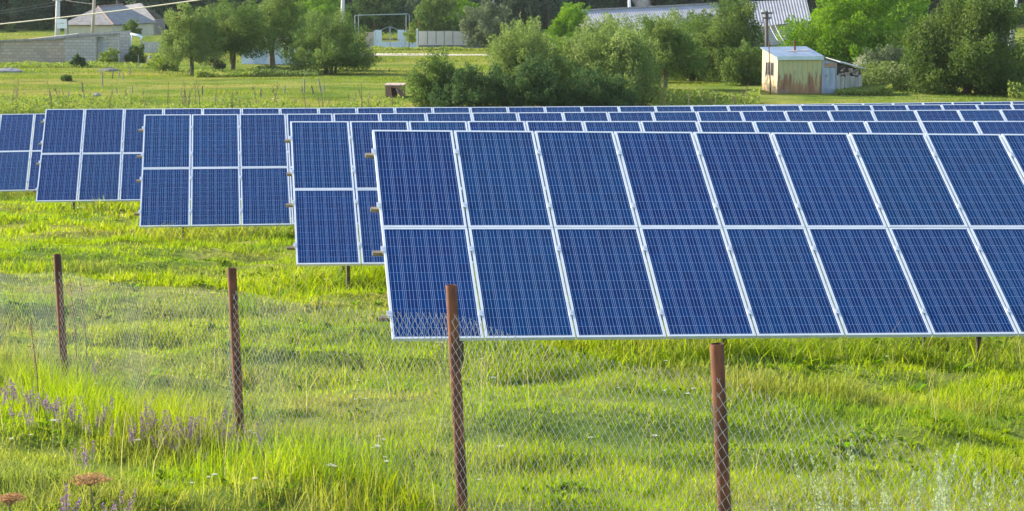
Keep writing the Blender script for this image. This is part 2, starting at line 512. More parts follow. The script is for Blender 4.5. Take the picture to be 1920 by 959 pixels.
for k in range(WIRES):
    j = np.arange(NZ + 1)
    par = (j + k) % 2
    s = k * A / 2 + par * A / 2
    s = np.clip(s, 0, cum[-1])
    sag = -.05 * np.abs(np.sin(np.pi * (np.interp(s, cum, np.arange(6)) % 1)))
    wob = .02 * np.sin(s * 1.7) + .012 * np.sin(s * 4.1 + 1)
    zt = np.interp(s, cum, az_) + sag
    z = zt - j * A / 2
    fi = np.interp(s, np.linspace(0, cum[-1], 400), np.arange(400)).astype(int)
    tx, ty = dirx[fi], diry[fi]
    L = np.hypot(tx, ty); nxv, nyv = ty / L, -tx / L
    bulge = .03 * np.sin(j / NZ * math.pi) * np.sin(s * 2.3)
    off = wob + bulge + np.where(par == 0, .0016, -.0016) + .012
    onpost = np.exp(-((np.interp(s, cum, np.arange(6)) - np.round(np.interp(s, cum, np.arange(6)))) / .04) ** 2)
    off = off * (1 - onpost) + onpost * np.where(par == 0, .0016, -.0016)
    # the normal that points at the camera
    sg = np.where(nyv < 0, 1, -1)
    P = np.stack([np.interp(s, cum, ax_) + nxv * sg * -off * 1.0, np.interp(s, cum, ay_) + nyv * sg * -off, z], 1) - np.array(FO)
    # knuckle on the top
    kn = P[:1] + np.array([[ (tx[0] / L[0]) * .012, (ty[0] / L[0]) * .012, .016]]) * (1 if par[0] == 0 else -1) * np.array([[1, 1, 0]]) + np.array([[0, 0, .016]])
    P = np.concatenate([kn, P])
    T = np.gradient(P, axis=0)
    Nn = np.stack([np.full(len(P), nxv[0]), np.full(len(P), nyv[0]), np.zeros(len(P))], 1)
    Bn = np.cross(T, Nn); Bn /= np.linalg.norm(Bn, axis=1)[:, None] + 1e-9
    V = P[:, None] + r * (np.cos(ang)[None, :, None] * Nn[:, None] + np.sin(ang)[None, :, None] * Bn[:, None])
    verts.append(V.reshape(-1, 3))
    i = np.arange(len(P) - 1)[:, None] * K + np.arange(K)[None]
    i2 = np.arange(len(P) - 1)[:, None] * K + (np.arange(K)[None] + 1) % K
    quads.append(np.stack([i, i2, i2 + K, i + K], -1).reshape(-1, 4) + vb)
    vb += len(P) * K
np_mesh('wire_mesh', np.concatenate(verts), [np.concatenate(quads)], M['wire'], None, fence)

# ------------------------------------------------------------------ grass
PAL = np.array([(.32, .38, .030), (.18, .28, .030), (.12, .19, .060), (.40, .34, .16), (.39, .39, .038)])
def grass_colour(x, y, n, dry=0.0):
    a = vnoise(x * .22 + 9, y * .55, 21) * .6 + vnoise(x * .9, y * 1.6, 22) * .4
    b = vnoise(x * .45 + 3, y * .9 + 7, 23) * .6 + vnoise(x * 1.7, y * 2.3, 24) * .4
    wts = np.stack([np.clip(a * 2.2 - .45, .02, 1.6), np.full(n, .85), np.clip(1.15 - a * 2.1, .05, 1.0), np.clip(b * 1.5 - .78 + dry, .03, 1.0), np.clip(b * 1.4 - .55, .03, .8)], 1)
    wts /= wts.sum(1)[:, None]
    cs = np.cumsum(wts, 1); u = RNG.random(n)
    k = (u[:, None] > cs).sum(1).clip(0, 4)
    c = PAL[k] * .55 + (wts @ PAL) * .45
    br = np.clip((vnoise(x * .55 + 4, y * 1.0, 28) * .7 + vnoise(x * 2.1, y * 2.6, 29) * .3 - .60) * 4, 0, .30)[:, None]
    c = c * (1 - br) + np.array([[.25, .195, .11]]) * br
    return c * (RNG.uniform(.72, 1.3, n)[:, None])

def blades(x, y, h, wd, lean, col, seg=2):
    n = len(x)
    z = terr(x, y) - .015
    th = RNG.uniform(0, 2 * np.pi, n)               # width direction
    la = RNG.uniform(0, 2 * np.pi, n)               # lean direction
    ux, uy = np.cos(th) * wd / 2, np.sin(th) * wd / 2
    lx, ly = np.cos(la) * lean * h + .10 * h, np.sin(la) * lean * h
    ts = {1: [0, 1], 2: [0, .55, 1], 3: [0, .4, .75, 1]}[seg]
    V = []
    for i, t in enumerate(ts):
        cx, cy, cz = x + lx * t ** 1.8, y + ly * t ** 1.8, z + h * (t - .18 * lean * t * t)
        if i == len(ts) - 1:
            V.append(np.stack([cx, cy, cz], 1)[:, None])
        else:
            k = 1 - .35 * t
            V.append(np.stack([np.stack([cx - ux * k, cy - uy * k, cz], 1), np.stack([cx + ux * k, cy + uy * k, cz], 1)], 1))
    V = np.concatenate(V, 1); m = V.shape[1]
    b = np.arange(n)[:, None] * m
    fl = []
    for i in range(seg - 1):
        fl.append(b + np.array([[2 * i, 2 * i + 1, 2 * i + 3, 2 * i + 2]]))
    fl.append(b + np.array([[m - 3, m - 2, m - 1]]))
    return V.reshape(-1, 3), fl, np.repeat(col, m, 0)

def scatter(y0, y1, dens, k=.257 * 1.12, pad=1.0, clump=0, csig=.07):
    """random ground points inside the view with a margin; clump > 0 gathers them in tufts"""
    wmax = (k * y1 + pad) * 2
    n = int(dens * wmax * (y1 - y0))
    if clump:
        nc = max(1, n // clump)
        cx, cy = RNG.uniform(-wmax / 2, wmax / 2, nc), RNG.uniform(y0, y1, nc)
        x = np.repeat(cx, clump) + RNG.normal(0, csig, nc * clump); y = np.repeat(cy, clump) + RNG.normal(0, csig, nc * clump)
    else:
        x, y = RNG.uniform(-wmax / 2, wmax / 2, n), RNG.uniform(y0, y1, n)
    ok = np.abs(x) < k * y + pad
    return x[ok], y[ok]

def join(parts):
    V, C, Fq, Ft, b = [], [], [], [], 0
    for v, fl, c in parts:
        for f in fl: (Fq if f.shape[1] == 4 else Ft).append(f + b)
        V.append(v); C.append(c); b += len(v)
    fl = []
    if Fq: fl.append(np.concatenate(Fq))
    if Ft: fl.append(np.concatenate(Ft))
    return np.concatenate(V), fl, np.concatenate(C)

def hmul(x, y):
    t = vnoise(x * .5, y * .95, 31) * .6 + vnoise(x * 1.3, y * 2.2, 32) * .4
    return .28 + 1.75 * t ** 2.2

near = []
for (y0, y1, dn, wd, hh) in ((9.5, 14, 2000, .0062, .155), (14, 19, 1500, .0075, .145), (19, 27, 850, .0105, .14), (27, 40, 420, .015, .14), (40, 64, 170, .025, .15)):
    x, y = scatter(y0, y1, dn * .62); n = len(x)
    near.append(blades(x, y, hh * hmul(x, y) * RNG.uniform(.6, 1.25, n), wd * RNG.uniform(.7, 1.3, n), RNG.uniform(.1, .75, n), grass_colour(x, y, n), 2))
    x, y = scatter(y0, y1, dn * .38, clump=26, csig=.06 + .0012 * y0); n = len(x)
    near.append(blades(x, y, hh * 1.35 * hmul(x, y) * RNG.uniform(.6, 1.3, n), wd * RNG.uniform(.7, 1.2, n), RNG.uniform(.15, .85, n), grass_colour(x, y, n), 2))
# tall seeding grass along the fence line
fl_x = np.interp(np.linspace(0, cum[-1], 400), cum, ax_); fl_y = np.interp(np.linspace(0, cum[-1], 400), cum, ay_)
n = 9000
k = RNG.integers(0, 400, n)
x = fl_x[k] + RNG.normal(-.25, .55, n); y = fl_y[k] + RNG.normal(-.15, .55, n)
near.append(blades(x, y, RNG.uniform(.14, .36, n) * (.5 + .8 * vnoise(x * 1.2, y * 1.2, 41)), RNG.uniform(.004, .007, n), RNG.uniform(.1, .5, n), grass_colour(x, y, n, .12), 3))
n = 9000
k = RNG.integers(0, 400, n)
x = fl_x[k] - .30 + RNG.normal(0, .22, n); y = fl_y[k] - .30 + RNG.normal(0, .22, n)
cc = grass_colour(x, y, n, .2)
near.append(blades(x, y, RNG.uniform(.26, .58, n) * (.35 + .9 * vnoise(x * 1.5, y * 1.5, 43)), RNG.uniform(.0035, .006, n), RNG.uniform(.05, .6, n), cc, 3))
for (org, yaw, sl_, tilt_, ncol_, c0_) in ROWS:
    n = int((420 if org[1] < 30 else 260) * ncol_)
    u = RNG.uniform(c0_ * 1.012 - .3, ncol_ * 1.012 + .3, n); back = RNG.uniform(-.4, 2.6, n)
    bx = org[0] + math.sin(yaw) * 3.38; by = org[1] - math.cos(yaw) * 3.38
    x = bx + u * math.cos(yaw) - back * math.sin(yaw); y = by + u * math.sin(yaw) + back * math.cos(yaw)
    sz = 1 + .25 * max(0, (org[1] - 24) / 9)
    near.append(blades(x, y, RNG.uniform(.14, .48, n) * (.45 + .9 * vnoise(x * .9, y * .9, 45)), RNG.uniform(.008, .013, n) * sz, RNG.uniform(.2, .9, n), grass_colour(x, y, n), 3))
# thin dry stalks
x, y = scatter(10, 30, 2.5); n = len(x)
near.append(blades(x, y, RNG.uniform(.3, .65, n), RNG.uniform(.004, .006, n), RNG.uniform(.05, .5, n), np.tile(np.array([[.42, .36, .18]]), (n, 1)) * RNG.uniform(.7, 1.2, n)[:, None], 3))
def broadleaf(y0, y1, dens, size):
    wmax = .29 * y1 + 1
    nr = int(dens * 2 * wmax * (y1 - y0)); cx, cy = RNG.uniform(-wmax, wmax, nr), RNG.uniform(y0, y1, nr)
    ok = vnoise(cx * .7, cy * .9, 71) > .45
    cx, cy = cx[ok], cy[ok]; nr = len(cx); K_ = 9
    x = np.repeat(cx, K_); y = np.repeat(cy, K_); n = nr * K_
    a = RNG.uniform(0, 6.283, n); L = size * RNG.uniform(.6, 1.4, n) * np.repeat(RNG.uniform(.6, 1.3, nr), K_)
    z = terr(x, y); dx, dy = np.cos(a), np.sin(a); rise = RNG.uniform(.15, 1.1, n)
    W = L * RNG.uniform(.16, .28, n)
    p0 = np.stack([x, y, z], 1); mid = p0 + np.stack([dx * L * .5, dy * L * .5, rise * L * .6], 1); tip = p0 + np.stack([dx * L, dy * L, rise * L * .7], 1)
    sd = np.stack([-dy * W, dx * W, np.zeros(n)], 1)
    V = np.stack([p0, mid + sd, tip, mid - sd], 1).reshape(-1, 3)
    c = np.array([[.105, .19, .022]]) * np.repeat(RNG.uniform(.6, 1.6, nr), K_)[:, None] * RNG.uniform(.8, 1.2, (n, 1)) + np.repeat((RNG.random((nr, 1)) < .25) * np.array([[.10, .07, .01]]), K_, 0)
    return V, [np.arange(n * 4).reshape(-1, 4)], np.repeat(c, 4, 0)
near.append(broadleaf(9.5, 20, 20, .055)); near.append(broadleaf(20, 36, 6, .08))
v_, f_, c_ = join(near)
go = np_mesh('meadow_grass', v_, f_, M['grass'], c_)
tag(go, 'bright yellow green meadow grass around the fence and the solar panels', None, kind='stuff')
far = []
x, y = scatter(84, 132, 30, pad=4); n = len(x)
far.append(blades(x, y, RNG.uniform(.06, .17, n) * hmul(x * .4, y * .4), RNG.uniform(.025, .05, n), RNG.uniform(.1, .7, n), grass_colour(x * .35, y * .3, n, .12) * .62, 1))
x, y = scatter(132, 235, 9, pad=6); n = len(x)
far.append(blades(x, y, RNG.uniform(.10, .26, n) * hmul(x * .3, y * .3), RNG.uniform(.05, .10, n), RNG.uniform(.1, .7, n), grass_colour(x * .3, y * .25, n, .15) * .62, 1))
v_, f_, c_ = join(far)
go = np_mesh('pasture_grass', v_, f_, M['grass'], c_)
tag(go, 'rough pasture grass between the last solar panels and the village', None, kind='stuff')

# ------------------------------------------------------------------ foliage
GREENS = {
    'olive': [(0.082, 0.136, 0.035), (0.126, 0.187, 0.049), (0.205, 0.252, 0.077)],
    'roundbush': [(0.066, 0.110, 0.026), (0.103, 0.154, 0.037), (0.175, 0.218, 0.061)],
    'willow': [(0.126, 0.185, 0.051), (0.193, 0.257, 0.073), (0.287, 0.339, 0.117)],
    'dark': [(0.042, 0.080, 0.030), (0.070, 0.119, 0.042), (0.117, 0.175, 0.058)],
    'walnut': [(0.101, 0.201, 0.023), (0.154, 0.269, 0.033), (0.240, 0.357, 0.049)],
    'forest': [(0.061, 0.108, 0.066), (0.089, 0.143, 0.082), (0.129, 0.181, 0.098)],
    'greyish': [(0.094, 0.131, 0.075), (0.146, 0.181, 0.094), (0.205, 0.234, 0.123)],
    'weed': [(0.164, 0.246, 0.041), (0.234, 0.304, 0.058), (0.328, 0.351, 0.094)],
}
def lobes_auto(rs, w, h, z0):
    """ellipsoids that fill a crown of width w between z0 and h"""
    hc = h - z0
    L = [(0, 0, z0 + hc * .47, w * .31, w * .31, hc * .40)]
    for k in range(11):
        a = k * 2.4 + rs.uniform(-.5, .5); rr = rs.uniform(.20, .39) * w
        zz = z0 + hc * (.10 + .72 * ((k * .618 + rs.uniform(-.1, .1)) % 1))
        rr *= 1.0 if zz < z0 + hc * .6 else .75
        q = rs.uniform(.10, .21)
        L.append((math.cos(a) * rr, math.sin(a) * rr, zz, w * q, w * q, hc * q * 1.05))
    for sx in (-1, 1):
        L.append((sx * w * .34, rs.uniform(-.1, .1) * w, z0 + hc * rs.uniform(.18, .45), w * .18, w * .18, hc * .24))
        L.append((sx * w * .22, -.12 * w, z0 + hc * .16, w * .24, w * .24, hc * .17))
    L.append((rs.uniform(-.12, .12) * w, 0, z0 + hc * .82, w * .22, w * .22, hc * .19))
    return L

def crown(name, seed, w, h, z0, n, leaf, pal, parent, shoots=0, clumps=70, sig=.30, lobes=None, fill=.25):
    fill = .55 if w > 5.2 and z0 < 0 else fill
    n = int(n * 1.75); clumps = int(clumps * 1.5)
    rs = random.Random(seed); rg = np.random.default_rng(seed)
    L = lobes or lobes_auto(rs, w, h, z0)
    vol = np.array([l[3] * l[4] * l[5] for l in L]) ** .67
    ci = rg.choice(len(L), clumps, p=vol / vol.sum())
    d = rg.normal(size=(clumps, 3)); d /= np.linalg.norm(d, axis=1)[:, None]
    rad = rg.uniform(.50, 1.0, clumps)[:, None]
    LA = np.array(L)
    cen = LA[ci, :3] + d * rad * LA[ci, 3:6]
    cr = np.cbrt(LA[ci, 3:6].prod(1)) * rg.uniform(.6, 1.3, clumps) * sig * 1.5
    axis_ = d * np.array([[1, 1, .6]]) + np.array([[0, 0, .75]]) + rg.normal(size=(clumps, 3)) * .35
    ln = cr * rg.uniform(.8, 2.1, clumps)
    if shoots:
        ns = int(shoots * 1.6)
        pk = rg.integers(0, clumps, ns)
        cs = cen[pk].copy()
        cs[:, 2] = np.maximum(cs[:, 2], z0 + (h - z0) * .50)
        cen = np.concatenate([cen, cs]); cr = np.concatenate([cr, np.full(ns, w * .028)])
        axis_ = np.concatenate([axis_, d[pk] * np.array([[.55, .55, .2]]) + np.array([[0, 0, 1.0]]) + rg.normal(size=(ns, 3)) * .18])
        ln = np.concatenate([ln, rg.uniform(.10, .26, ns) * h])
    axis_ /= np.linalg.norm(axis_, axis=1)[:, None]
    tot = len(cen)
    wt = cr ** 1.5 * np.sqrt(ln); wt = wt / wt.sum()
    k = rg.choice(tot, n, p=wt)
    tt = rg.uniform(-.45, 1.0, n)
    g_ = rg.normal(size=(n, 3)); g_ /= (np.linalg.norm(g_, axis=1) + .3)[:, None] / 1.2
    P = cen[k] + axis_[k] * (tt * ln[k])[:, None] + g_ * (cr[k] * (1.0 - .62 * np.clip(tt, 0, 1)) * .85)[:, None]
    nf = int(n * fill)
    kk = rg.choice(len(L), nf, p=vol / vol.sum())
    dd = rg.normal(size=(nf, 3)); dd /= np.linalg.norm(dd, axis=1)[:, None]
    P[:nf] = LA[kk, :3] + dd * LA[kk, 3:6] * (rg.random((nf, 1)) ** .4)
    P[:, 2] = np.maximum(P[:, 2], max(z0, 0) * .7 + .02)
    # leaf cards: rhombus along a, width along b
    a = rg.normal(size=(n, 3)); a = a * .8 + axis_[k] * .9; a /= np.linalg.norm(a, axis=1)[:, None]
    b = np.cross(a, rg.normal(size=(n, 3))); b /= np.linalg.norm(b, axis=1)[:, None]
    s = leaf * rg.uniform(.6, 1.35, (n, 1))
    V = np.stack([P - a * s * .5, P + b * s * .21, P + a * s * .5, P - b * s * .21], 1).reshape(-1, 3)
    pc = np.array(pal)
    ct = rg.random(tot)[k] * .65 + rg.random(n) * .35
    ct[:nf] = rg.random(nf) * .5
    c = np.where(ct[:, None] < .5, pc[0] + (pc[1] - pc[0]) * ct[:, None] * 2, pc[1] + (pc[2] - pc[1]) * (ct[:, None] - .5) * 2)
    c = c * rg.uniform(.85, 1.18, (n, 1))
    yl = rg.random(n) < .003
    c[yl] = np.array([.30, .26, .06])
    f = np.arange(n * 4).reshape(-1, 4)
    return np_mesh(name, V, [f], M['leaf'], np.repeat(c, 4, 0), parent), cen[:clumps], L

def limbs(name, seed, cen, z0, h, r0, parent, stems=1, spread=.0, nl=9):
    rs = random.Random(seed + 5)
    m = MB()
    idx = rs.sample(range(len(cen)), min(nl, len(cen)))
    for s in range(stems):
        a = rs.uniform(0, 6.28)
        bx, by = math.cos(a) * spread, math.sin(a) * spread
        lean = rs.uniform(-.12, .12), rs.uniform(-.12, .12)
        zt = z0 + (h - z0) * .35
        tr = [(bx, by, -.15)]
        for q in range(1, 6):
            t = q / 5
            tr.append((bx + lean[0] * zt * t + rs.uniform(-.04, .04) * (q < 5) + bx * t * .6, by + lean[1] * zt * t + by * t * .6, zt * t))
        m.tube(tr, [r0 * (1.25 - .55 * q / 5) for q in range(6)], 7)
        top = Vector(tr[-1]); low = Vector(tr[3])
        for q in idx[s::stems]:
            e = Vector(cen[q]); b0 = low.lerp(top, rs.uniform(.1, 1))
            mid = b0.lerp(e, .5) + Vector((rs.uniform(-.1, .1), rs.uniform(-.1, .1), rs.uniform(.0, .25))) * (h * .12)
            m.tube([b0, mid, e], [r0 * .5, r0 * .32, r0 * .1], 5)
    return m.build(name, M['bark'], parent, smooth=True)

def tree(label, px, d, x0, x1, yt, yb, pal, seed, n=7000, leaf=.15, trunk=.3, stems=1, spread=0., shoots=0, name='tree', cat='tree', clumps=70, group=None, r0=None, sig=.30, base=None):
    c = (x0 + x1) / 2
    p = foot(c if px is None else px, d)
    k = ppm(d)
    w_ = (x1 - x0) / k
    topz = at(c, yt, d).z
    h = topz - p.z
    off = (c - (c if px is None else px)) / k
    t = thing(name, label, cat, p, 0, group)
    z0 = trunk * h if cat == 'tree' else -.02 * h
    rs = random.Random(seed)
    L = [(l[0] + off, *l[1:]) for l in lobes_auto(rs, w_, h, z0)]
    o, cen, L = crown('crown' if cat == 'tree' else 'foliage', seed, w_, h, z0, n, leaf, GREENS[pal], t, shoots, clumps, sig, L)
    limbs('trunk' if cat == 'tree' else 'stems', seed, cen, z0, h, r0 or max(.03, h * .022), t, stems, spread)
    return t

# orchard on the left
tree('orchard tree with a bare leaning trunk, leftmost tree right of the ruined block wall', 363, 133, 298, 425, 12, 150, 'willow', 101, 11000, .15, .20, 2, .15, 18)
tree('dense orchard tree with two dark trunks in the middle of the left tree group', 441, 136, 362, 520, 2, 147, 'olive', 102, 14000, .15, .22, 2, .2, 14)
tree('tall orchard tree in front of the pale blue hut', 512, 140, 455, 600, -8, 132, 'olive', 103, 12000, .15, .30, 2, .1, 10)
tree('broad grey green tree on many thin stems, just left of the blue gate', 622, 132, 540, 706, 34, 146, 'olive', 104, 17000, .14, .08, 5, .35, 12, clumps=90)
tree('small young tree between the two front orchard trunks', 410, 134, 396, 428, 98, 150, 'greyish', 105, 1600, .12, .2, 1, 0, 0, clumps=20)
# centre thicket
tree('small dark bush, leftmost of the thicket behind the farthest panels', 815, 97, 764, 880, 104, 197, 'olive', 111, 10000, .12, .06, 4, .3, 30, 'dark_bush', 'bush')
tree('low dark green bush beside the rusty box in the thicket', 885, 95.5, 800, 985, 130, 199, 'dark', 112, 12000, .12, .04, 4, .3, 4, 'dark_bush', 'bush')
tree('tall pale green willow bush with upright shoots, on the left of the thicket', 985, 99, 915, 1070, 48, 195, 'willow', 113, 17000, .13, .06, 5, .4, 40, 'willow_bush', 'bush', 110)
tree('dark rounded bush at the foot of the pale willow bush', 1010, 94.5, 945, 1075, 122, 199, 'dark', 114, 9000, .12, .03, 4, .3, 4, 'dark_bush', 'bush')
tree('big light green willow bush in the centre of the thicket, below the long roof', 1150, 98, 1060, 1240, 56, 196, 'willow', 115, 19000, .13, .05, 6, .5, 36, 'willow_bush', 'bush', 120)
tree('small tree with a bare dark trunk on the right of the thicket', 1246, 108, 1180, 1325, 46, 170, 'olive', 116, 10000, .14, .24, 2, .1, 20)
tree('tall bushy tree hiding the right end of the long grey roof', 1376, 116, 1290, 1440, -10, 158, 'olive', 117, 20000, .14, .03, 5, .5, 24, clumps=100)
tree('slim green tree before the left end of the long grey roof', 1065, 150, 1022, 1112, 4, 110, 'walnut', 118, 6500, .17, .2, 1, 0, 6)
tree('round bush between the tall bushy tree and the bare dark trunk', 1300, 121, 1235, 1345, 45, 150, 'olive', 119, 8000, .14, .05, 4, .3, 20, 'green_bush', 'bush')
tree('pale bush filling the middle of the thicket between the two willow bushes', 1068, 102, 1015, 1125, 70, 190, 'willow', 151, 8500, .13, .03, 4, .3, 26, 'willow_bush', 'bush')
tree('leafy bush behind the top of the thicket, under the long roof', 1190, 118, 1120, 1262, 52, 160, 'olive', 152, 9000, .14, .03, 4, .3, 26, 'green_bush', 'bush')
tree('light bush behind the tall pale willow bush, touching the beige wall end', 955, 128, 915, 1030, 42, 150, 'willow', 153, 8000, .15, .03, 4, .3, 26, 'willow_bush', 'bush')
tree('shrub at the foot of the tall bushy tree, left of the shed', 1400, 111, 1345, 1432, 88, 160, 'olive', 154, 5500, .13, .03, 4, .3, 8, 'green_bush', 'bush')
tree('low shrub under the walnut tree, right of the lean-to', 1660, 118, 1600, 1712, 92, 158, 'greyish', 155, 6500, .14, .03, 4, .3, 12, 'green_bush', 'bush')
tree('low dark bush in front of the light green willow bush, against the panels', 1110, 94.5, 1040, 1190, 140, 199, 'dark', 156, 8000, .12, .03, 4, .3, 10, 'dark_bush', 'bush')
tree('tall shooting bush before the middle of the long grey roof', 1215, 132, 1150, 1290, 26, 150, 'willow', 157, 8500, .15, .03, 4, .3, 44, 'willow_bush', 'bush')
tree('leafy tree joining the orchard to the dark trees behind the gate', 575, 165, 520, 640, 22, 112, 'olive', 158, 8000, .17, .1, 1, .1, 20)
tree('light shooting bush before the left half of the long grey roof', 1128, 140, 1070, 1195, 30, 150, 'willow', 159, 7000, .16, .03, 4, .3, 40, 'willow_bush', 'bush')
tree('leafy bush before the right half of the long grey roof', 1292, 134, 1240, 1345, 22, 150, 'olive', 160, 7500, .16, .03, 4, .3, 30, 'green_bush', 'bush')
# right side
tree('huge spreading walnut tree behind the rusty shed', 1600, 124, 1452, 1752, -30, 148, 'walnut', 121, 26000, .20, .05, 1, 0, 0, clumps=120, r0=.2, sig=.24)
tree('large round dark green bush at the right, its left side in sun', 1805, 107, 1688, 1918, -8, 170, 'roundbush', 122, 36000, .17, .03, 6, .6, 8, 'round_bush', 'bush', 150)
tree('low shrub at the right edge of the photo', 1925, 110, 1885, 1965, 78, 160, 'olive', 123, 5000, .13, .03, 4, .3, 8, 'green_bush', 'bush')
# behind the gate and wall
tree('dark green tree behind the left gate post', 690, 214, 640, 760, -20, 90, 'dark', 131, 6500, .26, .12, 1, 0, 4)
tree('tree crowding over the left end of the beige concrete wall', 815, 200, 775, 865, -8, 92, 'olive', 132, 7500, .24, .2, 1, 0, 6)
tree('bright green tree rising behind the middle of the beige concrete wall', 862, 208, 830, 910, -4, 92, 'walnut', 133, 6500, .24, .2, 1, 0, 4)
tree('grey green tree drooping over the right end of the beige concrete wall', 916, 190, 868, 968, 8, 96, 'greyish', 134, 8500, .22, .1, 2, .2, 6)
tree('leafy tree beyond the tall grey pole in the top centre', 600, 205, 545, 665, -22, 88, 'walnut', 135, 7500, .25, .2, 1, 0, 4)
tree('dark tree behind the gas pipe arch, right of the gate', 765, 222, 722, 812, -25, 88, 'forest', 136, 6500, .27, .1, 1, 0, 0)
tree('small yellow green sapling beside the right gate post', 768, 190, 758, 782, 44, 92, 'weed', 137, 900, .14, .25, 1, 0, 4, clumps=16)
# small bushes near the ruined wall
tree('round bush in front of the ruined block wall', 152, 147, 136, 172, 106, 133, 'dark', 141, 1900, .13, .03, 3, .15, 0, 'small_bush', 'bush', 30)
tree('light green bush growing in the broken gap of the block wall', 205, 151, 190, 232, 92, 126, 'weed', 142, 2400, .13, .03, 3, .15, 4, 'small_bush', 'bush', 30)
tree('tall green bush filling the hole in the block wall', 200, 154.5, 194, 218, 80, 122, 'olive', 143, 1600, .13, .03, 3, .1, 2, 'small_bush', 'bush', 24)
tree('dark bush under the silver pipe arch', 258, 158, 238, 280, 84, 118, 'olive', 144, 2600, .14, .03, 3, .2, 2, 'small_bush', 'bush', 30)
tree('small tree in front of the cream house wall', 250, 190, 234, 272, 36, 82, 'olive', 145, 2400, .16, .2, 1, 0, 2, clumps=30)
tree('small weedy bush alone in the left pasture', 128, 122, 118, 140, 140, 168, 'olive', 146, 900, .11, .03, 3, .1, 2, 'small_bush', 'bush', 20)
tree('bush beyond the left pasture under the forest edge', 85, 232, 58, 112, 38, 66, 'dark', 147, 2600, .2, .03, 3, .2, 0, 'small_bush', 'bush', 30)
tree('small pointed bush on the left edge of the far meadow', 28, 228, 18, 40, 44, 64, 'olive', 148, 900, .2, .03, 3, .1, 2, 'small_bush', 'bush', 16)
tree('yellow green bush at the foot of the left orchard tree', 310, 140, 285, 345, 82, 132, 'weed', 149, 3200, .13, .03, 4, .2, 4, 'small_bush', 'bush', 30)

# dark wood behind the village: copies of four trees
protos = []
for q in range(4):
    t = thing('forest_tree', 'dark tree of the wood that closes the view behind the village', 'tree', (0, 0, 0), 0, 'dark trees of the wood behind the village')
    w0, h0 = (7.2, 9.5) if q < 2 else (6.0, 11.0)
    o, cen, L = crown('crown', 300 + q, w0, h0, -.3, 7500, .34, GREENS['forest'], t, 10, 80)
    limbs('trunk', 300 + q, cen, 1.2, h0, .16, t)
    protos.append(t)
spots = []
for row, (dd, st) in enumerate(((236, 4.8), (245, 5.4), (256, 5.6), (270, 6.2))):
    xx = -.30 * dd
    while xx < .30 * dd:
        spots.append((xx + random.uniform(-1, 1), dd + random.uniform(-3, 3) + (14 if xx > 10 else 0)))
        xx += st * random.uniform(.85, 1.15)
for i, (xx, dd) in enumerate(spots):
    t = protos[i] if i < 4 else copy_tree(protos[random.randrange(4)])
    t.location = (xx, dd, tz(xx, dd) - .2)
    t.rotation_euler = (0, 0, random.uniform(0, 6.28))
    s = random.uniform(.85, 1.2)
    t.scale = (s, s, s * random.uniform(.9, 1.15))

# ------------------------------------------------------------------ ruined block wall
def brick_material(name, c1, c2, mortar, sx=1, w=.40, h=.20, axis='XZ', ms=.012, extra=None):
    t = NT(name)
    o = t.obj()
    sp = t.node('ShaderNodeSeparateXYZ', Vector=o)
    cv = t.node('ShaderNodeCombineXYZ', X=t.math('ADD', sp.outputs[0], sp.outputs[1]), Y=sp.outputs[2])
    b = t.node('ShaderNodeTexBrick', Scale=1.0, Mortar__Size=ms, Brick__Width=w, Row__Height=h, Color1=(*c1, 1), Color2=(*c2, 1), Mortar=(*mortar, 1), Vector=cv.outputs[0])
    n = t.noise(2.2, 5)
    col = t.mix(t.ramp(n, [(.4, (0, 0, 0)), (.75, (.6, .6, .6))]), b.outputs[0], extra or tuple(k * .72 for k in c1))
    t.set(Base__Color=col, Roughness=.92).bump(b.outputs[1], -.5, .02)
    return t.mat
M['block_tan'] = brick_material('tan_blocks', (.46, .375, .285), (.32, .265, .21), (.25, .215, .18), w=.5, h=.24, ms=.022)
M['block_grey'] = brick_material('grey_blocks', (.47, .435, .385), (.37, .345, .31), (.26, .24, .22), w=.5, h=.24, ms=.022)
M['slate'] = mottled('grey_slate', (.19, .17, .155), (.29, .265, .245), 2.2, .8, stretch=(1, 1, 1))
M['plaster'] = mottled('cream_plaster', (.47, .42, .31), (.55, .50, .38), 1.5, .9)
M['sheetgrey'] = mottled('grey_sheet_metal', (.30, .33, .36), (.38, .41, .44), 2, .5, .3)
M['white'] = mottled('white_paint', (.70, .70, .70), (.80, .80, .80), 3, .6, bump=0)
M['window'] = mottled('dark_glass', (.025, .03, .035), (.05, .055, .06), 2, .12, bump=0)
M['polegrey'] = mottled('pole_concrete', (.42, .41, .38), (.52, .50, .47), 4, .9)
M['polewood'] = mottled('pole_wood', (.30, .24, .18), (.42, .35, .27), 6, .9, stretch=(1, 1, .2))
M['darkwood'] = mottled('dark_wood', (.07, .06, .055), (.13, .11, .10), 6, .9, stretch=(1, 1, .2))
M['oldwood'] = mottled('weathered_wood', (.17, .145, .12), (.30, .27, .235), 7, .9, stretch=(1, 1, .2))
M['silver'] = mottled('silver_pipe', (.62, .64, .66), (.72, .74, .76), 3, .35, .6, bump=0)

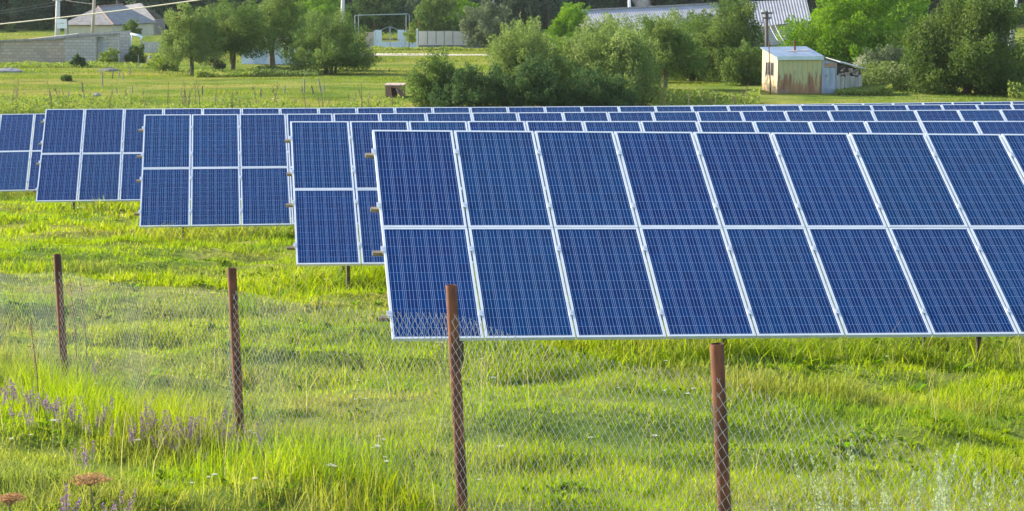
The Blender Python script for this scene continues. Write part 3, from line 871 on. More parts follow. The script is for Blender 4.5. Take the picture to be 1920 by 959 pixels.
def wall_thing():
    a = foot(8, 154); b = foot(241, 152)
    t = thing('block_wall', 'long ruined wall of grey and tan blocks with a broken gap near its right end', 'wall', a, math.atan2(b.y - a.y, b.x - a.x))
    L = math.hypot(b.x - a.x, b.y - a.y)
    k = ppm(153)
    X = lambda px: (px - 8) / k
    zt = lambda px, py: at(px, py, 153).z - a.z
    zA, zB, zC = zt(6, 80), zt(135, 74), zt(240, 66)
    m = MB()
    m.hexa([(X(4), 0, -.3), (X(135), 0, -.3), (X(135), .3, -.3), (X(4), .3, -.3), (X(4), 0, zA), (X(135), 0, zB), (X(135), .3, zB), (X(4), .3, zA)])
    m.build('wall', M['block_tan'], t)
    m = MB()
    g0, g1 = X(135) + .02, X(190)
    m.hexa([(g0, -.05, -.3), (X(197), -.05, -.3), (X(197), .25, -.3), (g0, .25, -.3), (g0, -.05, zB + .05), (X(199), -.05, zt(199, 69)), (X(199), .25, zt(199, 69)), (g0, .25, zB + .05)])
    m.hexa([(X(232), -.05, -.3), (X(241), -.05, -.3), (X(241), .25, -.3), (X(232), .25, -.3), (X(222), -.05, zC), (X(240), -.05, zC), (X(240), .25, zC), (X(222), .25, zC)])
    m.build('wall', M['block_grey'], t)
    m = MB()   # stepped broken edge
    for q in range(7):
        xx = X(231 - q * 1.4); zz = zC * (.12 + .125 * q)
        m.box(xx - .34, xx + .1, -.045, .24, zz, zz + .19)
    m.build('broken_blocks', M['block_grey'], t)
    m = MB(); m.box(X(197), X(226), .33, .37, -.2, zC - .12); m.build('metal_sheet', M['sheetgrey'], t)
    m = MB()
    m.hexa([(X(4) - .05, -.12, zA), (X(135), -.12, zB), (X(135), .42, zB), (X(4) - .05, .42, zA), (X(4) - .05, -.12, zA + .14), (X(135), -.12, zB + .14), (X(135), .42, zB + .14), (X(4) - .05, .42, zA + .14)])
    m.hexa([(X(135) + .02, -.14, zB + .07), (X(241), -.14, zC + .02), (X(241), .42, zC + .02), (X(135) + .02, .42, zB + .07), (X(135) + .02, -.14, zB + .2), (X(241), -.14, zC + .16), (X(241), .42, zC + .16), (X(135) + .02, .42, zB + .2)])
    m.build('coping', mottled('coping_rubble', (.17, .16, .15), (.30, .285, .26), 5, .95, bump=.8, bdist=.05), t)
    # far walls of the roofless shell
    m = MB()
    m.hexa([(X(4), .3, -.3), (X(4) + .3, .3, -.3), (X(100), 6.3, -.3), (X(100) - .3, 6.3, -.3), (X(4), .3, zA), (X(4) + .3, .3, zA), (X(100), 6.3, zA + .55), (X(100) - .3, 6.3, zA + .55)])
    m.hexa([(X(100), 6.0, -.3), (X(204), 6.0, -.3), (X(204), 6.3, -.3), (X(100), 6.3, -.3), (X(100), 6.0, zA + .55), (X(204), 6.0, zC + .25), (X(204), 6.3, zC + .25), (X(100), 6.3, zA + .55)])
    m.build('rear_wall', M['block_grey'], t)
    m = MB()
    m.hexa([(X(1.5), -.06, -.3), (X(8), -.06, -.3), (X(8), .36, -.3), (X(1.5), .36, -.3), (X(1.5), -.06, zA + .02), (X(8), -.06, zA + .02), (X(8), .36, zA + .02), (X(1.5), .36, zA + .02)])
    m.build('corner_post', M['block_grey'], t)
wall_thing()

# ------------------------------------------------------------------ houses
def corr_sheet(m, a, b, c, d, period=.25, amp=.03, t=.02, mi=0):
    """corrugated sheet, eave a-b, ridge d-c; ribs run from eave to ridge"""
    a, b, c, d = map(Vector, (a, b, c, d))
    n = (b - a).cross(d - a).normalized()
    if n.z < 0: n = -n
    cnt = max(2, int((b - a).length / period)) * 4
    base = len(m.v)
    for i in range(cnt + 1):
        u = i / cnt
        o = n * amp * math.sin(2 * math.pi * i / 4)
        e, r_ = a.lerp(b, u) + o, d.lerp(c, u) + o
        m.v += [tuple(e), tuple(r_), tuple(e - n * t), tuple(r_ - n * t)]
    for i in range(cnt):
        q = base + i * 4
        for f in ((q, q + 4, q + 5, q + 1), (q + 2, q + 3, q + 7, q + 6), (q, q + 2, q + 6, q + 4), (q + 1, q + 5, q + 7, q + 3)):
            m.f.append(f); m.m.append(mi)

def window(m_parent, x, z, w, h, y, depth=.06):
    f = MB()
    f.box(x - w / 2 - .06, x + w / 2 + .06, y - .03, y + .02, z - .06, z); f.box(x - w / 2 - .06, x + w / 2 + .06, y - .03, y + .02, z + h, z + h + .06)
    f.box(x - w / 2 - .06, x - w / 2, y - .03, y + .02, z, z + h); f.box(x + w / 2, x + w / 2 + .06, y - .03, y + .02, z, z + h)
    f.box(x - .02, x + .02, y - .02, y + .02, z, z + h)
    o = f.build('window', M['white'], m_parent)
    g_ = MB(); g_.box(x - w / 2, x + w / 2, y - .012, y + .03, z, z + h)
    g_.build('pane', M['window'], o)

def hip_house():
    d = 203
    p = foot(172, d)
    k = ppm(d)
    t = thing('hip_roof_house', 'cream plastered house with a grey hipped roof behind the ruined block wall', 'house', p)
    X = lambda px: (px - 172) / k
    ez = at(172, 46, d).z - p.z
    x0, xm, x1 = X(128), X(216), X(270)
    dp = 7.0       # depth of the turned side
    # front wall, then a right wall that turns away
    m = MB()
    m.hexa([(x0, 0, -.5), (xm, 0, -.5), (x1, dp, -.5), (x0 - .5, dp, -.5), (x0, 0, ez), (xm, 0, ez), (x1, dp, ez + .1), (x0 - .5, dp, ez + .1)])
    m.build('wall', M['plaster'], t)
    rz = at(195, 13, d + 4).z - p.z
    A_, B_ = Vector((x0 - .35, -.4, ez - .05)), Vector((xm + .25, -.4, ez - .05))
    C_, D_ = Vector((x1 + .35, dp + .2, ez + .08)), Vector((x0 - .8, dp + .4, ez + .05))
    R1, R2 = Vector((X(180), 3.0, rz)), Vector((X(212), 7.2, rz + .18))
    m = MB()
    for tri in ((A_, B_, R1), (D_, A_, R1)): m.face(tri)
    m.face((B_, C_, R2, R1)); m.face((C_, D_, R1, R2))
    m.face((A_ - Vector((0, 0, .05)), D_ - Vector((0, 0, .05)), C_ - Vector((0, 0, .05)), B_ - Vector((0, 0, .05))))
    m.build('roof', M['slate'], t)
    m = MB(); m.tube([B_ + Vector((0, 0, .03)), R1 + Vector((0, 0, .03)), R2 + Vector((0, 0, .03))], .09, 6); m.build('ridge_cap', mottled('brown_ridge', (.22, .15, .12), (.30, .21, .17), 3, .9), t)
    m = MB(); m.tube([R2 + Vector((-.6, .2, -.5)), R2 + Vector((-.6, .2, .55))], .12, 8); m.build('chimney', M['darkwood'], t)
    # right wall window
    dx, dy = x1 - xm, dp
    L = math.hypot(dx, dy); ux, uy = dx / L, dy / L; nx_, ny_ = uy, -ux
    c_ = Vector((xm + ux * L * .45, uy * L * .45, ez - 1.15))
    m = MB()
    a0, a1 = c_ - Vector((ux, uy, 0)) * .9, c_ + Vector((ux, uy, 0)) * .9
    nv = Vector((nx_, ny_, 0))
    m.hexa([a0 - nv * .02, a0 + nv * .05, a1 + nv * .05, a1 - nv * .02] + [q + Vector((0, 0, .8)) for q in (a0 - nv * .02, a0 + nv * .05, a1 + nv * .05, a1 - nv * .02)])
    m.build('window', M['window'], t)
    # wing behind, brick wall with a darker lower roof
    p2 = foot(272, 214); k2 = ppm(214)
    t2 = thing('brick_outhouse', 'brick outhouse with a grey gabled roof joined behind the cream house', 'house', p2)
    X2 = lambda px: (px - 272) / k2
    e2 = at(280, 38, 214).z - p2.z; r2 = at(254, 6, 218).z - p2.z
    m = MB(); m.box(X2(240), X2(297), 0, 6, -.5, e2); m.build('wall', brick_material('old_brick', (.30, .24, .22), (.22, .185, .175), (.27, .25, .235), w=.3, h=.15), t2)
    m = MB()
    m.slab((X2(243), -.3, e2 - .1), (X2(299), -.3, e2 - .02), (X2(258), 4.2, r2), (X2(205), 4.2, r2 - .45), .07)
    m.slab((X2(205), 4.3, r2 - .45), (X2(258), 4.3, r2), (X2(299), 6.6, e2 - .2), (X2(243), 6.6, e2 - .25), .07)
    m.build('roof', M['slate'], t2)
    m = MB(); m.box(X2(281), X2(289), -.04, .05, -.4, 1.6); m.build('door', M['darkwood'], t2)
hip_house()

def hut():
    d = 150; p = foot(525, d); k = ppm(d)
    t = thing('pale_blue_hut', 'pale blue hut half hidden behind the orchard trees', 'hut', p, R(-6))
    X = lambda px: (px - 525) / k
    h = at(525, 84, d).z - p.z
    m = MB(); m.box(X(455), X(572), 0, 4, -.3, h); m.build('wall', mottled('blue_white_wall', (.52, .60, .68), (.62, .68, .74), 1.2, .85), t)
    m = MB(); m.slab((X(450), -.35, h + .02), (X(577), -.35, h + .02), (X(577), 4.3, h + .5), (X(450), 4.3, h + .5), .08); m.build('roof', M['slate'], t)
    m = MB(); m.box(X(478), X(500), -.03, .05, -.2, h * .8); m.build('door', mottled('hut_door', (.40, .47, .55), (.48, .54, .6), 2, .8), t)
    window(t, X(545), h * .42, .8, .7, -.02)
hut()

M['darkstone'] = mottled('dark_stone_wall', (.10, .095, .09), (.17, .16, .15), 2, .9)
def long_building():
    p = foot(1215, 200)
    t = thing('long_shed_building', 'long building with a pale corrugated asbestos roof behind the thicket', 'building', p)
    rl, rr = at(1092, 21, 196) - p, at(1345, 8, 206) - p
    el, er = at(1118, 66, 190) - p, at(1372, 54, 200) - p
    m = MB(); corr_sheet(m, el, er, rr, rl, .30, .026, .03)
    b1, b2 = rl + (rl - el) * 1.0, rr + (rr - er) * 1.0
    b1.z, b2.z = el.z, er.z
    corr_sheet(m, b2, b1, rl + Vector((0, .02, 0)), rr + Vector((0, .02, 0)), .30, .026, .03)
    rm = NT('corrugated_roof'); n_ = rm.noise(.8, 5); n3_ = rm.noise(5, 4, rm.stretch(rm.obj(), .3, .3, 1))
    rm.set(Base__Color=rm.mix(rm.ramp(n3_, [(.55, (0, 0, 0)), (.75, (.5, .5, .5))]), rm.ramp(n_, [(.3, (.26, .255, .265)), (.7, (.36, .35, .36))]), (.23, .19, .165)), Roughness=.85)
    M['corr'] = rm.mat
    m.build('roof', M['corr'], t)
    m = MB()
    i = Vector((0, .3, -.12))
    m.hexa([Vector((el.x + .3, el.y + .4, -.6)), Vector((er.x - .3, er.y + .4, -.6)), Vector((b2.x - .3, b2.y - .4, -.6)), Vector((b1.x + .3, b1.y - .4, -.6)),
            Vector((el.x + .3, el.y + .4, el.z - .08)), Vector((er.x - .3, er.y + .4, er.z - .08)), Vector((b2.x - .3, b2.y - .4, b2.z - .08)), Vector((b1.x + .3, b1.y - .4, b1.z - .08))])
    m.face([Vector((el.x + .3, el.y + .4, el.z - .08)), Vector((b1.x + .3, b1.y - .4, b1.z - .08)), rl + Vector((.3, 0, -.12))])
    m.build('wall', M['darkstone'], t)
    m = MB(); m.tube([rl + Vector((0, 0, .05)), rr + Vector((0, 0, .05))], .11, 6); m.build('ridge_cap', M['slate'], t)
    # second building further right
    p = foot(1450, 202)
    t = thing('grey_roof_house', 'house with a grey corrugated roof behind the dark utility pole', 'house', p)
    rl, rr = at(1388, 4, 204) - p, at(1512, -1, 206) - p
    el, er = at(1398, 52, 199) - p, at(1522, 40, 201) - p
    b1, b2 = rl + (rl - el), rr + (rr - er); b1.z, b2.z = el.z, er.z
    m = MB(); corr_sheet(m, el, er, rr, rl, .30, .026, .03); corr_sheet(m, b2, b1, rl + Vector((0, .02, 0)), rr + Vector((0, .02, 0)), .30, .026, .03)
    m.build('roof', M['corr'], t)
    m = MB()
    m.hexa([Vector((el.x + .3, el.y + .4, -.6)), Vector((er.x - .3, er.y + .4, -.6)), Vector((b2.x - .3, b2.y - .4, -.6)), Vector((b1.x + .3, b1.y - .4, -.6)),
            Vector((el.x + .3, el.y + .4, el.z - .08)), Vector((er.x - .3, er.y + .4, er.z - .08)), Vector((b2.x - .3, b2.y - .4, b2.z - .08)), Vector((b1.x + .3, b1.y - .4, b1.z - .08))])
    m.build('wall', M['block_grey'], t)
    # far right house
    p = foot(1885, 196)
    t = thing('slate_roof_house', 'small house with a corrugated roof at the far right behind the round bush', 'house', p)
    rl, rr = at(1840, 17, 200) - p, at(1902, 18, 200) - p
    el, er = at(1850, 44, 196) - p, at(1907, 44, 196) - p
    b1, b2 = rl + (rl - el), rr + (rr - er); b1.z, b2.z = el.z, er.z
    m = MB(); corr_sheet(m, el, er, rr, rl, .30, .026, .03); corr_sheet(m, b2, b1, rl + Vector((0, .02, 0)), rr + Vector((0, .02, 0)), .30, .026, .03)
    m.build('roof', M['corr'], t)
    m = MB()
    m.hexa([Vector((el.x + .1, el.y + .3, -.6)), Vector((er.x - .1, er.y + .3, -.6)), Vector((b2.x - .1, b2.y - .3, -.6)), Vector((b1.x + .1, b1.y - .3, -.6)),
            Vector((el.x + .1, el.y + .3, el.z - .06)), Vector((er.x - .1, er.y + .3, er.z - .06)), Vector((b2.x - .1, b2.y - .3, b2.z - .06)), Vector((b1.x + .1, b1.y - .3, b1.z - .06))])
    m.build('wall', M['oldwood'], t)
    m = MB(); m.box(er.x - 1.3, er.x - .4, er.y + .26, er.y + .33, -.4, 1.5); m.build('door', M['darkwood'], t)
long_building()

# ------------------------------------------------------------------ rusty shed with a lean-to
def shed():
    p = foot(1456, 105); psi = R(12)
    p.z = at(1456, 177, 105).z - .02
    t = thing('metal_shed', 'yellow green metal shed with rust patches and a blue grey roof', 'shed', p, psi)
    wd, dp, hf, hb = 2.42, 2.45, 1.93, 2.33
    sm = NT('painted_shed_metal')
    o = sm.obj(); sp = sm.node('ShaderNodeSeparateXYZ', Vector=o)
    n1 = sm.noise(2.0, 6, sm.stretch(o, 2.4, 2.4, .35), .65); n2 = sm.noise(.9, 3, o)
    paint = sm.ramp(n2, [(.35, (.44, .38, .15)), (.5, (.37, .38, .19)), (.65, (.47, .38, .16))])
    hz = sm.math('MULTIPLY', sm.math('SUBTRACT', 1.45, sp.outputs[2]), .25)
    rf = sm.ramp(sm.math('ADD', n1, hz), [(.60, (0, 0, 0)), (.70, (1, 1, 1))])
    col = sm.mix(rf, paint, sm.ramp(n1, [(.45, (.33, .17, .07)), (.65, (.19, .085, .045))]))
    gr = sm.math('FRACT', sm.math('MULTIPLY', sp.outputs[0], 3.7))
    ln = sm.math('LESS_THAN', gr, .09)
    col = sm.mix(sm.math('MULTIPLY', ln, .55), col, (.16, .15, .09))
    sm.set(Base__Color=col, Roughness=.65)
    cm = NT('cream_shed_side')
    n3 = cm.noise(2.5, 6, cm.stretch(cm.obj(), 1, 1, .4)); zz = cm.node('ShaderNodeSeparateXYZ', Vector=cm.obj()).outputs[2]
    cm.set(Base__Color=cm.mix(cm.ramp(cm.math('ADD', n3, cm.math('MULTIPLY', cm.math('SUBTRACT', .8, zz), .25)), [(.58, (0, 0, 0)), (.72, (.8, .8, .8))]), (.56, .44, .25), (.36, .19, .07)), Roughness=.7)
    m = MB()
    m.hexa([(0, 0, -.5), (wd, 0, -.5), (wd, dp, -.5), (.004, dp, -.5), (0, 0, hf), (wd, 0, hf), (wd, dp, hb), (.004, dp, hb)], 0)
    wo = m.build('wall', sm.mat, t)
    m = MB(); m.hexa([(-.03, .0, -.5), (-.002, .0, -.5), (-.002, dp, -.5), (-.03, dp, -.5), (-.03, .0, hf), (-.002, .0, hf), (-.002, dp, hb), (-.03, dp, hb)])
    m.build('side_wall', cm.mat, t)
    m = MB()
    zr = lambda y: hf + (hb - hf) * y / dp
    e = .12
    m.slab((-e, -e, zr(-e) + .07), (wd + .05, -e, zr(-e) + .10), (wd + .05, dp + e, zr(dp + e) + .10), (-e, dp + e, zr(dp + e) + .07), .055)
    ro = m.build('roof', mottled('blue_grey_tin', (.17, .215, .28), (.25, .295, .36), 2.2, .45, .35, stretch=(1, .3, 1)), t)
    m = MB(); m.box(-e, wd + .05, -e - .03, -e - .004, hf - .12, hf + .075); m.build('fascia', mottled('fascia_tin', (.38, .47, .50), (.46, .54, .57), 3, .5, .3), t)
    m = MB(); m.tube([(1.45, 1.5, zr(1.5) - .1), (1.45, 1.5, zr(1.5) + .55)], .055, 10); m.tube([(1.45, 1.5, zr(1.5) + .5), (1.45, 1.5, zr(1.5) + .6)], .07, 10); m.build('chimney', M['rust'], t)
    # patches on the roof
    m = MB(); m.slab((.9, 1.15, zr(1.15) + .105), (2.2, 1.35, zr(1.35) + .118), (2.2, 1.5, zr(1.5) + .118), (.95, 1.3, zr(1.3) + .105), .012); m.build('roof_patch', mottled('patch', (.40, .32, .27), (.48, .41, .35), 4, .7), t)
    # window on the left wall (along y)
    for q, (y0, y1) in enumerate(((.62, .98), (1.12, 1.42), (1.5, 1.8))):
        m = MB()
        z0, z1 = .98, 1.62
        m.box(-.055, -.031, y0 - .05, y0, z0 - .05, z1 + .05); m.box(-.055, -.031, y1, y1 + .05, z0 - .05, z1 + .05)
        m.box(-.055, -.031, y0, y1, z0 - .05, z0); m.box(-.055, -.031, y0, y1, z1, z1 + .05)
        wo = m.build('window', M['oldwood'], t)
        m = MB(); m.box(-.043, -.031, y0, y1, z0, z1); m.build('pane', M['window'], wo)
    # wooden lattice at the foot
    m = MB()
    for q in range(5): m.tube([(.08 + q * .09, -.03, -.05), (.24 + q * .09, -.03, .25)], .014, 5)
    m.build('foot_lattice', M['polewood'], t)
    m = MB(); m.box(-.02, .02, -.02, -.002, -.3, hf - .12); m.build('corner_post', M['oldwood'], t)
    # lean-to, joined to the right wall
    lw = 2.35
    zl0, zl1 = hf - .02, 1.33
    lz = lambda x: zl0 + (zl1 - zl0) * x / lw
    m = MB()
    m.slab((wd + .06, -.10, lz(0) + .02), (wd + 1.0, -.10, lz(1.0)), (wd + 1.0, 2.0, lz(1.0) + .18), (wd + .06, 2.0, lz(0) + .2), .06)
    m.build('lean_to_roof', mottled('brown_board', (.10, .075, .06), (.17, .13, .11), 5, .9), t)
    m = MB()
    m.slab((wd + .98, -.14, lz(1.0) + .03), (wd + lw + .1, -.14, lz(lw)), (wd + lw + .1, 2.0, lz(lw) + .16), (wd + .98, 2.0, lz(1.0) + .21), .05)
    m.build('lean_to_roof', M['sheetgrey'], t)
    gate = mottled('grey_blue_boards', (.24, .27, .33), (.36, .39, .45), 6, .85, stretch=(1, 1, .15))
    m = MB(); m.box(wd + .02, wd + .12, .0, .06, -.4, lz(.12) - .06); m.box(wd + .78, wd + .84, .0, .06, -.4, lz(.84) - .06)
    m.hexa([(wd + .12, .0, 1.40), (wd + .78, .0, 1.40), (wd + .78, .05, 1.40), (wd + .12, .05, 1.40), (wd + .12, .0, lz(.12) - .06), (wd + .78, .0, lz(.78) - .06), (wd + .78, .05, lz(.78) - .06), (wd + .12, .05, lz(.12) - .06)])
    m.build('door_frame', gate, t)
    m = MB(); m.box(wd + .14, wd + .76, -.02, -.003, 1.42, 1.62); m.build('board', mottled('red_board', (.30, .17, .11), (.38, .24, .16), 5, .9), t)
    m = MB()
    for q in range(4): m.box(wd + .125 + q * .163, wd + .125 + q * .163 + .158, .005 + .006 * (q % 2), .05, -.35, 1.385)
    m.box(wd + .14, wd + .76, -.015, .0, 1.05, 1.12); m.box(wd + .14, wd + .76, -.015, .0, .25, .32)
    do = m.build('door', gate, t)
    m = MB(); m.tube([(wd + .2, -.03, .95), (wd + .33, -.03, .95)], .015, 6); m.build('handle', M['darkwood'], do)
    board = mottled('bleached_boards', (.27, .25, .22), (.40, .375, .33), 5, .9, stretch=(1, 1, .2))
    m = MB()
    xs = [.86, 1.08, 1.30, 1.36, 1.62, 1.90, 2.08, 2.30]
    for q in range(len(xs) - 1):
        a, b = wd + xs[q], wd + xs[q + 1] - .02
        tp = min(.98 - .05 * (q % 3), lz(xs[q + 1]) - .10)
        m.box(a, b, .02 + .012 * (q % 2), .06, -.2, tp)
    m.build('plank_wall', board, t)
    m = MB(); m.hexa([(wd + .84, .30, -.3), (wd + lw - .05, .30, -.3), (wd + lw - .05, 1.9, -.3), (wd + .84, 1.9, -.3), (wd + .84, .30, lz(.84) - .07), (wd + lw - .05, .30, lz(lw) - .07), (wd + lw - .05, 1.9, lz(lw) + .06), (wd + .84, 1.9, lz(.84) + .06)])
    m.build('rear_wall', M['darkwood'], t)
    rs = random.Random(4)
    m = MB()
    for q in range(16):
        x = wd + rs.uniform(.9, 2.1); z = rs.uniform(.95, max(1.0, lz(x - wd) - .22)); s_ = rs.uniform(.05, .13)
        m.box(x - s_, x + s_, .08, .26, z, z + s_ * 1.2)
    m.build('rubble', mottled('rubble_stones', (.24, .17, .14), (.44, .38, .33), 4, .9), t)
    m = MB(); m.tube([(wd + .9, -.03, 1.0), (wd + 1.4, -.05, 1.08), (wd + 1.75, -.04, 1.22)], .02, 6); m.build('branch', M['polewood'], t)
shed()

# ------------------------------------------------------------------ gate, gas pipe arch, concrete wall
def gate_group():
    d = 193; k = ppm(d)
    p = foot(733, d)
    X = lambda px: (px - 733) / k
    Zt = lambda py: at(733, py, d).z - p.z
    bl = NT('flaking_blue_paint'); n = bl.noise(3.0, 7, None, .65)
    bl.set(Base__Color=bl.ramp(n, [(.42, (.52, .58, .66)), (.58, (.60, .64, .70)), (.64, (.30, .17, .13))]), Roughness=.6)
    t = thing('metal_gate', 'pale blue double metal gate with an arched top and flaking paint', 'gate', p)
    for sx, (a, b, in_) in (('l', (X(706), X(732.4), 1)), ('r', (X(733.6), X(759), -1))):
        m = MB()
        m.box(a, b, -.03, .03, -.05, Zt(79))
        if in_ == 1: m.box(a, a + .62, -.03, .03, Zt(79) + .002, Zt(56.5))
        else: m.box(b - .62, b, -.03, .03, Zt(79) + .002, Zt(56.5))
        lf = m.build('gate_leaf', bl.mat, t)
        m = MB()
        if in_ == 1:
            m.tube([(a + .6, 0, Zt(56.5)), (a + .95, 0, Zt(53)), (b, 0, Zt(50.5))], .03, 6); m.tube([(b - .03, 0, Zt(79)), (b - .03, 0, Zt(50.5))], .03, 6)
            for q in range(3): m.tube([(a + .72 + q * .2, 0, Zt(79)), (a + .72 + q * .2, 0, Zt(75 - q))], .012, 5)
        else:
            m.tube([(a, 0, Zt(50.5)), (b - .95, 0, Zt(53)), (b - .6, 0, Zt(56.5))], .03, 6); m.tube([(a + .03, 0, Zt(79)), (a + .03, 0, Zt(50.5))], .03, 6)
            for q in range(3): m.tube([(b - .72 - q * .2, 0, Zt(79)), (b - .72 - q * .2, 0, Zt(75 - q))], .012, 5)
        m.build('arch_bar', M['sheetgrey'], lf)
    for px in (704.3, 760.8):
        m = MB(); m.box(X(px) - .07, X(px) + .07, -.07, .07, -.3, Zt(58)); m.build('gate_post', mottled('blue_post', (.42, .50, .58), (.52, .58, .64), 4, .6), t)
        m = MB(); m.box(X(px) - .06, X(px) + .06, -.06, .06, Zt(58) + .002, Zt(42)); m.build('post_top', M['rust'], t)
    # small side panel
    t2 = thing('wicket_panel', 'short pale blue metal panel between the gate and the beige wall', 'gate', foot(772, d))
    m = MB(); m.box(-.5, .5, -.03, .03, -.05, Zt(80)); m.build('panel', bl.mat, t2)
    m = MB(); m.box(.52, .66, -.07, .07, -.3, Zt(54)); m.build('post', M['white'], t2)
    m = MB(); m.box(.54, .64, -.05, .05, Zt(54) + .002, Zt(38)); m.build('post_top', M['rust'], t2)
    # brick pier left of the gate
    p3 = foot(697, d + .5)
    m = MB(); m.box(-.42, .30, -.15, .15, -.3, Zt(61)); o = m.build('brick_pier', brick_material('tan_brick', (.46, .36, .28), (.38, .29, .23), (.40, .36, .32), w=.25, h=.09), None, p3)
    tag(o, 'tan brick pier standing left of the blue gate', 'wall')
    # gas pipe arch
    p4 = foot(719, d + 2.5); k4 = ppm(d + 2.5)
    X4 = lambda px: (px - 719) / k4
    zt = at(719, 29, d + 2.5).z - p4.z
    t4 = thing('gas_pipe_arch', 'thin grey green gas pipe arch spanning high over the gate', 'pipe', p4)
    m = MB(); m.tube([(X4(668.5), 0, -.2), (X4(668.5), 0, zt - .08), (X4(669.5), 0, zt - .02), (X4(671), 0, zt), (X4(766), 0, zt + .12), (X4(768), 0, zt + .1), (X4(769), 0, zt), (X4(769), 0, -.2)], .036, 8)
    gp = mottled('green_grey_paint', (.22, .29, .29), (.28, .35, .34), 3, .5, bump=0)
    m.build('pipe', gp, t4, smooth=True)
    for px in (675, 763):
        m = MB(); m.tube([(X4(px), .02, -.2), (X4(px), .02, zt)], .04, 8); m.build('support', gp, t4)
    # concrete wall
    d5 = 194
    p5 = foot(844, d5); k5 = ppm(d5); X5 = lambda px: (px - 844) / k5
    Z5 = lambda py: at(844, py, d5).z - p5.z
    t5 = thing('concrete_wall', 'beige concrete panel wall on a dark plinth, right of the gate', 'wall', p5)
    pxs = [786, 803, 819, 834, 850, 869, 884, 901]
    cm = mottled('beige_concrete', (.56, .49, .42), (.64, .575, .50), 1.4, .9)
    for q in range(7):
        m = MB(); m.box(X5(pxs[q]) + .035, X5(pxs[q + 1]) - .035, -.06, .06, Z5(84), Z5(59) + .02 * (q % 2)); m.build('wall_panel', cm, t5)
    for q in pxs:
        m = MB(); m.box(X5(q) - .033, X5(q) + .033, -.09, .09, -.3, Z5(58.5) + .04); m.build('wall_post', mottled('wall_post', (.16, .16, .15), (.22, .215, .20), 3, .9) if q == pxs[0] else M_post[0], t5); M_post[0] = t5.children[-1].data.materials[0]
    m = MB(); m.box(X5(783), X5(903), -.20, -.092, -.3, Z5(85)); m.build('plinth', mottled('green_plinth', (.13, .15, .13), (.20, .22, .19), 1.5, .9), t5)
    m = MB(); m.box(X5(781), X5(905), -.26, -.03, Z5(85) + .003, Z5(83)); m.build('ledge', cm, t5)
    # green pipe fence further right
    p6 = foot(925, d5 - 1); t6 = thing('pipe_railing', 'low grey green pipe railing right of the beige wall', 'fence', p6)
    z6 = at(925, 77.5, d5 - 1).z - p6.z
    m = MB(); m.tube([(-1.3, 0, z6), (1.6, 0, z6)], .025, 6); m.build('rail', gp, t6)
    for q in (-1.2, .1, 1.4):
        m = MB(); m.tube([(q, 0, -.2), (q, 0, z6)], .025, 6); m.build('post', gp, t6)
M_post = [None]
gate_group()

# ------------------------------------------------------------------ poles, cables, board, pipes
def pole(label, px0, py0, px1, d, r, mat, arms=(), name='utility_pole', ytop=None):
    top = at(px0, py0, d); b = foot(px1, d)
    t = thing(name, label, 'pole', b)
    m = MB(); m.tube([Vector((0, 0, -.3)), top - b], [r * 1.15, r * .85], 10); m.build('shaft', mat, t, smooth=True)
    for (z, w_) in arms:
        c_ = (top - b) * z
        m = MB(); m.box(c_.x - w_, c_.x + w_, -r - .06, -r + .02, c_.z - .05, c_.z + .05); a_ = m.build('crossarm', mat, t)
        for sx in (-.85, .85):
            m = MB(); m.tube([(c_.x + sx * w_, -r - .02, c_.z + .05), (c_.x + sx * w_, -r - .02, c_.z + .14), (c_.x + sx * w_, -r - .02, c_.z + .20)], [.02, .045, .035], 8); m.build('insulator', M['white'], a_)
    return t
pole('pale concrete utility pole left of the hipped house', 109, -14, 113, 186, .22, M['polegrey'], ((.86, .45), (.93, .7)))
pole('bare wooden pole before the grey hipped roof', 178.5, -30, 177, 182, .15, M['polewood'])
pole('pale grey pole rising above the trees left of the gate', 643, -20, 644, 200, .2, M['polegrey'])
pole('white pole rising behind the long corrugated roof', 1179, -30, 1180, 214, .16, M['white'])
pole('dark wooden pole behind the grey green tree right of the beige wall', 926, -10, 926, 204, .12, M['darkwood'])
pole('dark utility pole with a heavy crossarm, just left of the shed', 1437, 21, 1437, 113, .115, M['darkwood'], ((.97, .32), (.90, .22)))
pole('pale leaning pole at the far right before the slate roof house', 1908, -12, 1884, 178, .13, M['polegrey'])
pole('thin dark mast before the left wall of the shed', 1441.5, 78, 1443, 104.2, .03, M['rust'], (), 'thin_mast')

def cable(name, label, pts, r, mat, n=24, sag=0.0):
    a, b = Vector(pts[0]), Vector(pts[1])
    m = MB(); path = []
    for q in range(n + 1):
        t_ = q / n
        path.append(a.lerp(b, t_) - Vector((0, 0, sag * 4 * t_ * (1 - t_))) - a)
    m.tube(path, r, 6)
    o = m.build(name, mat, None, a, True)
    return tag(o, label, 'cable')
cable('overhead_cable', 'thick pale yellow cable crossing the upper left corner', (at(-330, 72, 30), at(760, -62, 26)), .009, mottled('yellowed_cable', (.62, .54, .38), (.70, .62, .46), 3, .6, bump=0), sag=.12)
tp = at(109, -2, 186)
dk = mottled('black_wire', (.10, .10, .10), (.15, .15, .15), 3, .6, bump=0)
cable('power_line', 'upper dark wire running left from the concrete utility pole', (at(-120, 34, 186), at(109, 3, 186)), .022, dk, sag=.15)
cable('power_line', 'lower dark wire running left from the concrete utility pole', (at(-120, 40, 186.5), at(113, 8, 186)), .022, dk, sag=.12)
cable('power_line', 'dark wire sagging from the concrete pole to the bare wooden pole', (at(113, -1, 186), at(178, 8, 182)), .02, dk, sag=.05)
wm = mottled('pale_wire', (.55, .55, .52), (.62, .62, .6), 3, .6, bump=0)
cable('service_wire', 'left pale wire dropping from the dark pole to the shed roof', (at(1444, 50, 112.8), at(1459, 77, 109)), .012, wm, 8, .06)
cable('service_wire', 'right pale wire dropping from the dark pole to the shed roof', (at(1452, 45, 112.8), at(1469, 77, 109)), .012, wm, 8, .06)

